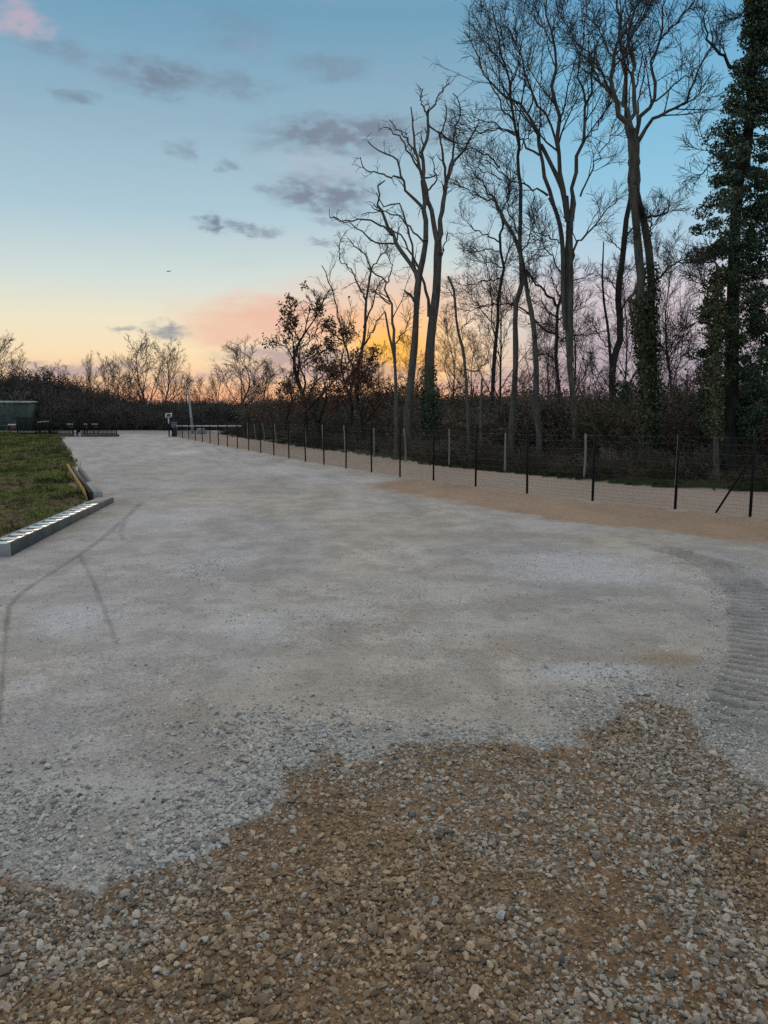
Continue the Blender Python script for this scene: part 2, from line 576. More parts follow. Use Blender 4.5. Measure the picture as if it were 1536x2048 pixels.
ROAD = np.vstack([G2([(100, 868.2), (352, 869), (460, 868.5)]), [[-22, 98], [-30, 108], [-95, 108], [-95, 86]]])
TRACK = smooth_line(G2([(1255, 1089), (1330, 1101), (1400, 1121), (1452, 1148), (1492, 1185), (1515, 1235), (1522, 1290), (1518, 1345), (1500, 1400), (1495, 1450)]), 60)
TRACK2 = smooth_line(G2([(1425, 1108), (1480, 1116), (1540, 1128), (1640, 1160)]), 20)
LINES = [(G2([(285, 1005), (268, 1020), (240, 1045), (200, 1080), (150, 1115), (100, 1148), (45, 1185), (18, 1215), (12, 1260), (8, 1320), (2, 1400), (0, 1450)]), .016, .38),
         (G2([(160, 1110), (185, 1160), (205, 1210), (222, 1255), (234, 1290)]), .022, .28),
         (G2([(252, 1040), (240, 1060), (246, 1078)]), .03, .3), (G2([(-30, 1306), (10, 1304), (35, 1301)]), .02, .4)]
STREAKS = [(G2([(900, 1500), (640, 1150), (480, 960), (390, 884)]), .22, -.10), (G2([(1250, 1380), (860, 1130), (600, 960), (430, 886)]), .2, .09), (G2([(1100, 1500), (760, 1120), (540, 950), (405, 884)]), .16, -.08),
           (G2([(560, 1500), (420, 1150), (330, 960), (300, 884)]), .25, .08), (G2([(1500, 1300), (1050, 1120), (700, 965), (460, 895)]), .25, -.07), (G2([(640, 1070), (730, 1110), (800, 1140)]), .1, .16),
           (G2([(300, 1500), (270, 1150), (250, 960), (240, 884)]), .3, -.06)]
CHAN_A = G(20, 1113)
CHAN_B = G(228, 1004.5)


def pale_blobs(x, y):
    m = np.zeros_like(x)
    for px, py, rx, ry, k in ((150, 1238, 95, 38, 1.0), (510, 1252, 110, 38, .8), (1170, 1140, 190, 36, .9), (430, 1120, 90, 22, .5), (640, 1225, 130, 20, .45), (370, 905, 34, 4, 1.5),
                              (330, 1035, 120, 20, .5), (360, 970, 90, 8, .45), (1200, 1345, 130, 22, .8), (850, 1180, 160, 18, .3), (550, 940, 140, 10, .5), (60, 1365, 50, 18, .5),
                              (470, 1085, 30, 8, .4), (1000, 1255, 200, 20, .3), (300, 1580, 260, 50, .5), (560, 905, 80, 5, .5), (700, 960, 120, 8, .5), (420, 1020, 80, 12, .4)):
        c = G(px, py)
        ex = abs(G(px + rx, py)[0] - c[0])
        ey = abs(G(px, py - ry)[1] - G(px, py + ry)[1]) / 2
        w = .7 * (fbm(x, y, 1.1, 4, 31) - .5)
        q = np.sqrt(((x - c[0]) / ex) ** 2 + ((y - c[1]) / ey) ** 2) + w * 1.2
        m = np.maximum(m, k * sstep(1.25, .35, q))
    return m


def ground_eval(x, y, full=True):
    """height, albedo, coarseness, region at points"""
    j1 = fbm(x, y, 1.3, 4, 3) - .5
    j2 = fbm(x, y, .35, 3, 9) - .5
    near = 1 / (1 + (y / 30) ** 2)
    dl = sdist(LAWN, x, y) + j1 * .35
    dsh = sdist(SHOULDER, x, y) + j1 * 1.3
    dpa = sdist(PATHP, x, y) + j1 * .3
    dpt = sdist(PATCH, x, y) + j1 * .6 + (fbm(x, y, 4.2, 3, 71) - .5) * .42
    dro = sdist(ROAD, x, y)
    # beyond the path edge, or far away = woodland floor
    fe = np.vstack([EL, [[60, 8], [160, 8], [160, 260], [-22, 260], [-22, 104]]])
    dfo = sdist(fe, x, y) + j1 * .45
    far = ((y > 108) | (x < -95)) & (dro < 0)
    reg = np.zeros(x.shape, int)                       # 0 yard
    reg[dpt > 0] = 4
    reg[dsh > 0] = 2
    reg[(sdist(PATHP, x, y) > 0)] = 3
    reg[dl > 0] = 1
    reg[dro > 0] = 6
    reg[((dfo > 0) | far) & (dl < 0) & (dro < 0)] = 5
    # height
    z = (fbm(x, y, .22, 3, 5) - .5) * .05
    z = z + (fbm(x, y, 2.5, 3, 6) - .5) * .012
    z = z + sstep(-.05, .22, dl) * (.13 + .10 * (fbm(x, y, 1.8, 3, 8) - .5))
    z = z + sstep(-.25, .5, dpt) * ((fbm(x, y, 1.6, 4, 11) - .5) * .12 - .015)
    z = z + sstep(-.1, .8, dfo) * (.06 + .25 * (fbm(x, y, .8, 3, 12) - .4))
    bank = np.exp(-(pdist(FL, x, y)[0] / .25) ** 2)
    z = z + bank * .03 * (y < 34) + sstep(-.1, .2, dsh) * (fbm(x, y, 3.0, 3, 14) - .5) * .035
    # tractor tyre track with its lugs
    d, s, sd = pdist(TRACK, x, y)
    ends = sstep(0, 1.2, s)
    ph = (s / .205 + d * .3 + .12 * (vnoise(x * 2, y * 2, 45) - .5)) % 1.0
    lug = 1 - 2 * sstep(.30, .12, np.abs(ph - .5)) + .5 * (vnoise(x * 11, y * 11, 41) - .5)
    tr = sstep(.35, .28, d + .08 * (vnoise(x * 4, y * 4, 48) - .5)) * ends
    z = z + tr * (-.008 + .045 * lug * (.55 + .7 * vnoise(x * 1.6, y * 1.6, 46))) + .03 * np.exp(-((d - .38) / .07) ** 2) * ends * (.4 + vnoise(x * 5, y * 5, 4))
    d2, s2, _ = pdist(TRACK2, x, y)
    t2 = sstep(.2, .1, d2)
    z = z + t2 * .05 * (np.sin(2 * math.pi * s2 / .52) - .3)
    # loose churned gravel right of the patch tip
    ch = np.exp(-((x - 3.25) / .8) ** 2 - ((y - 6.4) / .7) ** 2)
    z = z + ch * (fbm(x, y, 5.0, 3, 15) - .5) * .09
    coarse = np.clip(np.exp(-np.maximum(-dpt, 0) / .3) + .35 * sstep(.5, .62, fbm(x, y, .9, 4, 21)) * near * 1.6, 0, 1)
    if not full:
        return z, reg, dpt, dl
    # albedo -------------------------------------------------------------
    big = fbm(x, y * .45, .30, 5, 22)
    alb = np.empty(x.shape + (3,))
    cool = np.array([.425, .414, .418])
    neut = np.array([.44, .416, .385])
    f = sstep(.40, .60, big + .015 * (x + 2))[..., None]
    alb[:] = cool * (1 - f) + neut * f
    st_ = fbm(x * 1.2, y * .25, .9, 4, 23)            # drag streaks along the yard
    alb *= (.93 + .14 * sstep(.3, .7, st_))[..., None]
    for ln, w, k in STREAKS:
        dd, ss, _ = pdist(ln, x, y)
        q = k * sstep(w * 1.7, w * .3, dd + .25 * (fbm(x, y, 1.5, 3, 27) - .5)) * sstep(.35, .6, vnoise(ss * .35, ss * 0 + w * 50, 28))
        alb *= (1 + q)[..., None]
    alb *= (.90 + .2 * sstep(.35, .65, fbm(x, y, 2.2, 4, 24)))[..., None]
    pb = pale_blobs(x, y)[..., None]
    alb = alb * (1 - .8 * np.clip(pb, 0, 1.15)) + np.array([.575, .585, .62]) * .8 * np.clip(pb, 0, 1.15)
    # brown stains
    for px, py, rx, ry, k in ((1340, 1318, 75, 20, .7), (1000, 1075, 420, 16, .28), (700, 1420, 500, 90, .18), (1000, 1300, 60, 30, .3), (480, 975, 230, 22, .16), (1300, 1420, 110, 40, .4)):
        c = G(px, py)
        ex = abs(G(px + rx, py)[0] - c[0])
        ey = abs(G(px, py - ry)[1] - G(px, py + ry)[1]) / 2
        q = np.sqrt(((x - c[0]) / ex) ** 2 + ((y - c[1]) / ey) ** 2) + 1.1 * (fbm(x, y, 1.6, 4, 33) - .5)
        b = (k * sstep(1.2, .3, q))[..., None]
        alb = alb * (1 - b) + np.array([.33, .245, .165]) * b
    for ln, w, k in LINES:
        dd, ss, _ = pdist(ln, x, y)
        w = np.maximum(w, .0026 * y)
        q = k * sstep(w * 1.8, w * .4, dd + .02 * (fbm(x, y, 6, 2, 35) - .5)) * (.55 + .6 * vnoise(x * 1.7, y * 1.7, 36))
        alb *= (1 - q)[..., None]
    # darker band of ground along the concrete channel
    dd, _, sd = pdist(np.array([CHAN_A[:2], CHAN_B[:2]]), x, y)
    alb *= (1 - .22 * np.exp(-(dd / .55)))[..., None]
    # wheel track fines are a bit darker
    alb *= (1 - .16 * tr)[..., None]
    # shoulder / path / road
    w = sstep(-.5, .5, dsh)[..., None]
    tan = np.array([.37, .27, .20]) * (.8 + .4 * fbm(x, y * .5, 1.2, 4, 37))[..., None]
    alb = alb * (1 - w) + tan * w
    w = (reg == 3)[..., None] * 1.0
    pth = np.array([.40, .325, .275]) * (.86 + .28 * fbm(x * .5, y * .5, .8, 4, 38))[..., None]
    alb = alb * (1 - w) + pth * w
    alb[reg == 6] = np.array([.34, .30, .285])
    # foreground patch soil
    so = fbm(x, y, .9, 4, 39)
    soil = np.array([.255, .168, .10]) * (.7 + .6 * so)[..., None]
    red = sstep(.56, .7, fbm(x, y, .7, 3, 40))[..., None]
    soil = soil * (1 - .4 * red) + np.array([.19, .085, .035]) * .4 * red
    w = sstep(-.05, .09, dpt + .16 * (fbm(x, y, 5.0, 3, 47) - .5))[..., None]
    alb = alb * (1 - w) + soil * w
    # lawn soil and turf
    bare = sstep(.42, .62, fbm(x, y, .5, 3, 42) + .25 * sstep(23, 17, y))[..., None]
    tf = np.array([.085, .105, .035]) * (1 - bare) + np.array([.12, .085, .055]) * bare
    w = sstep(-.03, .08, dl)[..., None]
    alb = alb * (1 - w) + tf * w
    lf = np.array([.085, .064, .046]) * (.6 + .8 * fbm(x, y, 1.4, 4, 43))[..., None]
    grn = (sstep(2.6, .4, dfo) * sstep(.4, .55, fbm(x, y, .4, 3, 44)))[..., None]
    lf = lf * (1 - grn) + np.array([.03, .042, .016]) * grn
    w = ((reg == 5) * 1.0)[..., None]
    alb = alb * (1 - w) + lf * w
    return z, reg, alb, coarse


def zg(x, y):
    x = np.atleast_1d(np.asarray(x, float))
    y = np.atleast_1d(np.asarray(y, float))
    return ground_eval(x, y, False)[0]


def build_ground():
    th = np.radians(np.r_[np.linspace(-62, -31.6, 46), np.linspace(-31, 31, 372), np.linspace(31.6, 62, 46)])
    rs = [1.3]
    while rs[-1] < 125:
        r = rs[-1]
        d = r * r / (HCAM * FPX) * 2.4
        if 5.5 < r < 13:
            d *= .45
        rs.append(r + min(max(d, .014), 2.2))
    r = np.array(rs)
    R_, T_ = np.meshgrid(r, th, indexing='ij')
    X, Y = R_ * np.sin(T_), R_ * np.cos(T_)
    z, reg, alb, co = ground_eval(X, Y)
    nr, nt = X.shape
    V = np.stack([X, Y, z], -1).reshape(-1, 3)
    idx = np.arange(nr * nt).reshape(nr, nt)
    F = np.stack([idx[:-1, :-1], idx[:-1, 1:], idx[1:, 1:], idx[1:, :-1]], -1)
    xc = (X[:-1, :-1] + X[1:, 1:]) / 2
    yc = (Y[:-1, :-1] + Y[1:, 1:]) / 2
    regf = ground_eval(xc, yc, False)[1]
    alb = alb.reshape(-1, 3)
    co = co.reshape(-1)
    names = ['gravel_yard', 'lawn', 'dirt_shoulder', 'gravel_path', 'stony_ground', 'forest_floor', 'road']
    mats = ['yard', 'turf', 'soil', 'yard', 'soil', 'litter', 'yard']
    res = {}
    for k, nm in enumerate(names):
        f = F[regf == k].reshape(-1, 4)
        if not len(f):
            continue
        u, inv = np.unique(f.ravel(), return_inverse=True)
        me = mesh_np(nm, V[u], inv.reshape(-1, 4)[:, ::-1], M[mats[k]], True)
        a = me.attributes.new('alb', 'FLOAT_COLOR', 'POINT')
        a.data.foreach_set('color', np.c_[alb[u], np.ones(len(u))].astype(np.float32).ravel())
        a = me.attributes.new('coarse', 'FLOAT', 'POINT')
        a.data.foreach_set('value', co[u].astype(np.float32))
        res[nm] = tag(link(nm, me), kind='structure')
    return res


REG = build_ground()
# wide base ground to the horizon
ang = np.linspace(0, 2 * math.pi, 49)[:-1]
rr = [0.0, 40, 130, 400, 1200, 4000]
V = [[0, 0, -.35]]
for q in rr[1:]:
    for t in ang:
        V.append([q * math.cos(t), q * math.sin(t), -.35])
T3 = [[0, 1 + i, 1 + (i + 1) % 48] for i in range(48)]
Q4 = [[1 + a * 48 + i, 1 + (a + 1) * 48 + i, 1 + (a + 1) * 48 + (i + 1) % 48, 1 + a * 48 + (i + 1) % 48] for a in range(4) for i in range(48)]
me = mesh_np('ground', np.array(V), [np.array(T3), np.array(Q4)], simple_mat('plain_ground', (.05, .045, .03), (.08, .07, .045), .05, .95, .1))
tag(link('ground', me), kind='structure')


# ------------------------------------------------------------------ instanced scatter (one object per kind of ground cover)
def shape_coll(name, meshes):
    col = bpy.data.collections.new(name)
    for i, m_ in enumerate(meshes):
        col.objects.link(bpy.data.objects.new('%s_shape' % name, m_))
    return col


def scatter(name, pts, rot, scl, idx, colr, coll):
    me = bpy.data.meshes.new(name)
    n = len(pts)
    me.vertices.add(n)
    me.vertices.foreach_set('co', np.asarray(pts, np.float32).ravel())
    for nm, typ, dat, key in (('rot', 'FLOAT_VECTOR', rot, 'vector'), ('scl', 'FLOAT_VECTOR', scl, 'vector'), ('idx', 'INT', idx, 'value'), ('col', 'FLOAT_COLOR', np.c_[colr, np.ones(n)], 'color')):
        a = me.attributes.new(nm, typ, 'POINT')
        a.data.foreach_set(key, np.asarray(dat, np.int32 if typ == 'INT' else np.float32).ravel())
    o = link(name, me)
    ng = bpy.data.node_groups.new(name + '_scatter', 'GeometryNodeTree')
    ng.interface.new_socket('Geometry', in_out='INPUT', socket_type='NodeSocketGeometry')
    ng.interface.new_socket('Geometry', in_out='OUTPUT', socket_type='NodeSocketGeometry')
    gi, go = ng.nodes.new('NodeGroupInput'), ng.nodes.new('NodeGroupOutput')
    ci = ng.nodes.new('GeometryNodeCollectionInfo')
    ci.inputs['Collection'].default_value = coll
    ci.inputs['Separate Children'].default_value = True
    ci.inputs['Reset Children'].default_value = True
    ip = ng.nodes.new('GeometryNodeInstanceOnPoints')
    ip.inputs['Pick Instance'].default_value = True

    def na(nm, typ):
        q = ng.nodes.new('GeometryNodeInputNamedAttribute')
        q.data_type = typ
        q.inputs['Name'].default_value = nm
        return q.outputs['Attribute']
    e2r = ng.nodes.new('FunctionNodeEulerToRotation')
    L = ng.links.new
    L(gi.outputs[0], ip.inputs['Points'])
    L(ci.outputs[0], ip.inputs['Instance'])
    L(na('idx', 'INT'), ip.inputs['Instance Index'])
    L(na('rot', 'FLOAT_VECTOR'), e2r.inputs[0])
    L(e2r.outputs[0], ip.inputs['Rotation'])
    L(na('scl', 'FLOAT_VECTOR'), ip.inputs['Scale'])
    L(ip.outputs[0], go.inputs[0])
    md = o.modifiers.new('scatter', 'NODES')
    md.node_group = ng
    return tag(o, kind='stuff')


def stone_mesh(seed, npts=15):
    """angular crushed stone: the hull of points scattered on an ellipsoid"""
    r = np.random.default_rng(seed)
    pts = []
    while len(pts) < npts:
        v = r.normal(size=3)
        v /= np.linalg.norm(v)
        if all(np.linalg.norm(v - q) > .42 for q in pts):
            pts.append(v)
    V = np.array(pts) * r.uniform(.8, 1.08, (npts, 1)) * np.array([1, r.uniform(.6, .92), r.uniform(.42, .72)]) * .62
    bm = bmesh.new()
    for v in V:
        bm.verts.new(v)
    bmesh.ops.convex_hull(bm, input=bm.verts[:])
    me = bpy.data.meshes.new('stone')
    bm.to_mesh(me)
    bm.free()
    me.materials.append(M['stone'])
    return me


STONES = [stone_mesh(100 + i) for i in range(14)]
STONES_LO = [stone_mesh(200 + i, 10) for i in range(8)]
CS = shape_coll('stone', STONES)
CSL = shape_coll('pebble', STONES_LO)

# stones of the foreground patch --------------------------------------------------
def rand_view(n, r0, r1, half=31):
    r = np.sqrt(rng.uniform(r0 ** 2, r1 ** 2, n))
    t = np.radians(rng.uniform(-half, half, n))
    return r * np.sin(t), r * np.cos(t)


x, y = rand_view(290000, 2.0, 8.6, 41)
z, reg, dpt, dl = ground_eval(x, y, False)
clump = fbm(x, y, 1.1, 4, 51)
bare = sstep(.56, .66, fbm(x, y, .85, 3, 52) + .05 * sstep(4.6, 3.2, y) + .12 * np.exp(-((x + 1.6) / .7) ** 2 - ((y - 3.6) / .7) ** 2))
fr_in = sstep(-.05, .25, dpt)
lgrey = np.exp(-(np.maximum(-dpt, 0) / np.where(x < -.3, .55, .3)) ** 1.5) * (dpt < 0) * (.35 + .65 * sstep(.4, .55, fbm(x, y, 1.7, 3, 56)))
prob = fr_in * (.45 + .55 * sstep(.3, .55, clump)) * (1 - .6 * bare) + lgrey * .9
keep = rng.uniform(size=len(x)) < prob * .62
x, y, z, dpt, clump = x[keep], y[keep], z[keep], dpt[keep], clump[keep]
n = len(x)
size = np.exp(rng.normal(math.log(.0208), .40, n))
size = np.clip(size * np.where(dpt < 0, np.where(x < -.2, 1.1, .8), 1), .009, .062)
tint = fbm(x, y, .8, 3, 53)
warmk = np.clip(.12 + .88 * sstep(.40, .54, tint) + rng.normal(0, .22, n), 0, 1) * sstep(-.1, .35, dpt)
grey_c = np.array([.43, .39, .335])
brown_c = np.array([.36, .262, .168])
grey_c = np.where((dpt < 0)[:, None], np.array([[.60, .59, .565]]), grey_c[None])
col = grey_c * (1 - warmk[:, None]) + brown_c * warmk[:, None]
col *= np.exp(rng.normal(.02, .38, n))[:, None]
col /= np.maximum(col.max(1, keepdims=True) / .66, 1.0)
whites = rng.uniform(size=n) < .05
col[whites] = np.array([.60, .58, .54]) * rng.uniform(.75, 1.05, (whites.sum(), 1))
flat = np.c_[rng.normal(0, .35, n), rng.normal(0, .35, n), rng.uniform(0, 6.28, n)]
scl = size[:, None] * rng.uniform(.8, 1.25, (n, 3))
idx = rng.integers(0, len(STONES), n)
zz = z + size * rng.uniform(-.05, .36, n)
# the largest in the picture become parts of the ground; the rest is loose gravel
vis = size / np.hypot(y, HCAM)
inview = (np.abs(x / (y * cp + HCAM * sp)) < .5) & (y > 3.0)
order = np.argsort(-(vis * inview))
big = order[:270]
rest = np.ones(n, bool)
rest[big] = False
sg = REG['stony_ground']
for i in big:
    o = bpy.data.objects.new('stone', STONES[idx[i]])
    o.location = (x[i], y[i], zz[i] + .004)
    o.rotation_euler = flat[i]
    o.scale = scl[i]
    o['col'] = [float(v) for v in col[i]] + [1.0]
    o.parent = sg
    C.objects.link(o)
scatter('gravel', np.c_[x, y, zz][rest], flat[rest], scl[rest], idx[rest], col[rest], CS)

# fine stones: filling between the big ones and strewn thinly over the yard
x, y = rand_view(330000, 2.0, 14.5, 39)
z, reg, dpt, dl = ground_eval(x, y, False)
d, s, sd = pdist(TRACK, x, y)
rim = np.exp(-((d - .44) / .13) ** 2) * sstep(0, 2, s)
lg = np.exp(-np.maximum(-dpt, 0) / .45) * (dpt < 0)
loose = sstep(.52, .66, fbm(x, y, .8, 4, 54)) * (y < 10)
cl2 = sum(np.exp(-((x - G(a, b)[0]) / .35) ** 2 - ((y - G(a, b)[1]) / .5) ** 2) for a, b in ((430, 1130), (400, 1150), (300, 1510), (460, 1093)))
ch = np.exp(-((x - 3.4) / 1.0) ** 2 - ((y - 6.2) / .9) ** 2)
prob = (dpt > 0) * .5 + (dpt <= 0) * np.clip(.035 + .5 * lg + .08 * loose + .3 * rim + .25 * cl2 + .4 * ch, 0, 1)
prob *= (reg == 0) | (reg == 4)
keep = rng.uniform(size=len(x)) < prob
x, y, z, dpt = x[keep], y[keep], z[keep], dpt[keep]
n = len(x)
size = np.clip(np.exp(rng.normal(math.log(.0125), .4, n)), .006, .032)
wk = sstep(-.05, .3, dpt) * rng.uniform(.4, 1, n)
col = np.array([.56, .55, .53]) * (1 - wk[:, None]) + np.array([.33, .225, .135]) * wk[:, None]
col *= np.exp(rng.normal(0, .25, n))[:, None]
scatter('fine_gravel', np.c_[x, y, z + size * .15], np.c_[rng.normal(0, .4, (n, 2)), rng.uniform(0, 6.28, n)], size[:, None] * rng.uniform(.8, 1.3, (n, 3)), rng.integers(0, len(STONES_LO), n), col, CSL)

# lone stones lying on the yard
for px, py, s_ in ((1092, 1336, .09), (655, 1172, .05), (430, 1122, .07), (412, 1133, .06), (447, 1140, .06), (398, 1160, .05), (425, 1168, .07), (455, 1158, .05), (292, 1332, .06), (1350, 1150, .05),
                   (150, 1545, .05), (262, 1518, .06), (612, 1175, .05), (690, 1262, .05), (575, 1292, .05), (465, 1095, .06)):
    g = G(px, py)
    o = bpy.data.objects.new('stone', STONES[int(rng.integers(0, 14))])
    o.location = (g[0], g[1], float(zg(g[0], g[1])[0]) + s_ * .2)
    o.rotation_euler = (rng.normal(0, .3), rng.normal(0, .3), rng.uniform(0, 6))
    s_ *= .6
    o.scale = (s_, s_, s_ * .8)
    o['col'] = [float(v) for v in np.array([.45, .43, .40]) * rng.uniform(.8, 1.2)] + [1.0]
    o.parent = REG['gravel_yard']
    C.objects.link(o)


# grass --------------------------------------------------------------------------
def tuft(seed, nb, h, spread):
    r = np.random.default_rng(seed)
    V, F = [], []
    for b in range(nb):
        a = r.uniform(0, 6.28)
        bx, by = r.normal(0, spread, 2)
        w = r.uniform(.006, .011) * (h / .1)
        hh = h * r.uniform(.55, 1.1)
        ln = r.uniform(.15, .8) * hh
        dx, dy = math.cos(a), math.sin(a)
        k = len(V)
        V += [(bx - dy * w, by + dx * w, -.01), (bx + dy * w, by - dx * w, -.01), (bx + dx * ln * .4 + dy * w * .7, by + dy * ln * .4 - dx * w * .7, hh * .6),
              (bx + dx * ln * .4 - dy * w * .7, by + dy * ln * .4 + dx * w * .7, hh * .6), (bx + dx * ln, by + dy * ln, hh)]
        F += [(k, k + 1, k + 2), (k, k + 2, k + 3), (k + 3, k + 2, k + 4)]
    return mesh_np('grass_tuft', np.array(V), np.array(F), M['grass'])


CG = shape_coll('grass', [tuft(i, 16, .1, .05) for i in range(6)])
xx = rng.uniform(-66, -6, 480000)
yy = 13 + (90 - 13) * rng.uniform(0, 1, 480000) ** 1.7
ok = (xx / yy > -.72) & (xx / yy < -.3)
xx, yy = xx[ok], yy[ok]
z, reg, dpt, dl = ground_eval(xx, yy, False)
bare = sstep(.42, .62, fbm(xx, yy, .5, 3, 42) + .25 * sstep(23, 17, yy))
keep = (dl > .02) & (rng.uniform(size=len(xx)) < 1.0 - .8 * bare)
xx, yy, z, bare, dl = xx[keep], yy[keep], z[keep], bare[keep], dl[keep]
n = len(xx)
g1 = fbm(xx, yy, .6, 4, 61)
big = sstep(.58, .66, fbm(xx, yy, 1.2, 3, 62))
h = (.42 + .5 * g1 + .55 * big + .5 * np.exp(-dl / .25)) * np.exp(rng.normal(0, .2, n)) * (1 - .35 * bare) * (1 + yy / 90)
col = np.array([.17, .215, .055]) * (1 - sstep(.4, .7, g1))[:, None] + np.array([.235, .265, .07]) * sstep(.4, .7, g1)[:, None]
dry = (rng.uniform(size=n) < .12 + .45 * bare)
col[dry] = np.array([.22, .165, .10])
col *= (1 - .45 * big)[:, None]
col *= np.exp(rng.normal(0, .2, n))[:, None]
scatter('grass', np.c_[xx, yy, z], np.c_[rng.normal(0, .15, (n, 2)), rng.uniform(0, 6.28, n)], h[:, None] * np.c_[np.ones(n) * 1.15, np.ones(n) * 1.15, np.ones(n)], rng.integers(0, 6, n), col, CG)

# rough grass and weeds along the foot of the wood
t = rng.uniform(0, 1, 9000)
ii = np.clip((t * (len(EL) - 3)).astype(int), 0, len(EL) - 2)
ff = rng.uniform(0, 1, 9000)[:, None]
pp = EL[ii] * (1 - ff) + EL[ii + 1] * ff + np.c_[rng.normal(.45, .35, 9000), np.abs(rng.normal(0, .9, 9000)) + .1]
den = fbm(pp[:, 0], pp[:, 1], .3, 3, 66)
ok = rng.uniform(size=9000) < sstep(.35, .6, den)
pp = pp[ok]
n = len(pp)
col = np.where(rng.uniform(size=(n, 1)) < .45, np.array([[.035, .05, .018]]), np.array([[.07, .055, .035]])) * np.exp(rng.normal(0, .25, (n, 1)))
s_ = rng.uniform(.6, 1.7, n)
scatter('weeds', np.c_[pp, zg(pp[:, 0], pp[:, 1])], np.c_[rng.normal(0, .2, (n, 2)), rng.uniform(0, 6.28, n)], s_[:, None] * np.ones((n, 3)), rng.integers(0, 6, n), col, CG)


# ------------------------------------------------------------------ trees
def grow(r, O, D, L, R, n, wig, trop, rend=.25):
    K = len(O)
    Pt = np.empty((K, n, 3))
    Pt[:, 0] = O
    d = D.copy()
    step = (L / (n - 1))[:, None]
    for i in range(1, n):
        d = d + r.normal(scale=wig, size=(K, 3))
        d[:, 2] += trop
        d /= np.linalg.norm(d, axis=1, keepdims=True)
        Pt[:, i] = Pt[:, i - 1] + d * step
    Rad = R[:, None] * np.linspace(1, rend, n)[None]
    return Pt, Rad


def spawn(r, Pt, Rad, per, t0, t1, alo, ahi, Lk, rk, rmin, lmin=.15, lmax=9):
    K, n, _ = Pt.shape
    src = np.repeat(np.arange(K), per)
    m = len(src)
    t0 = np.broadcast_to(np.asarray(t0, float), (K,))[src]
    tt = t0 + (t1 - t0) * ((np.tile(np.arange(per), K) + r.uniform(0, 1, m)) / per)
    fi = tt * (n - 1)
    i = np.minimum(fi.astype(int), n - 2)
    f = (fi - i)[:, None]
    O = Pt[src, i] * (1 - f) + Pt[src, i + 1] * f
    T = Pt[src, i + 1] - Pt[src, i]
    T /= np.linalg.norm(T, axis=1, keepdims=True) + 1e-9
    q = r.normal(size=(m, 3))
    q -= (q * T).sum(1, keepdims=True) * T
    q /= np.linalg.norm(q, axis=1, keepdims=True) + 1e-9
    a = r.uniform(alo, ahi, m)[:, None]
    D = T * np.cos(a) + q * np.sin(a)
    plen = np.linalg.norm(np.diff(Pt, axis=1), axis=2).sum(1)[src]
    L = np.clip(plen * Lk * (1.15 - .75 * tt) * r.uniform(.6, 1.25, m), lmin, lmax)
    R = np.maximum((Rad[src, i] * (1 - f[:, 0]) + Rad[src, i + 1] * f[:, 0]) * rk, rmin)
    return O, D, L, R


CROPS = {'s': (0, 0, 1), '4': (620, 140, 2.559), 'E': (900, 0, 3.84), 'F': (1236, 0, 5.12), 'M': (900, 400, 3.84), 'R': (1200, 400, 3.53), '3': (480, 560, 2.954)}


def conv(crop, pts):
    ox, oy, k = CROPS[crop]
    return [(ox + x / k, oy + y / k) for x, y in pts], k


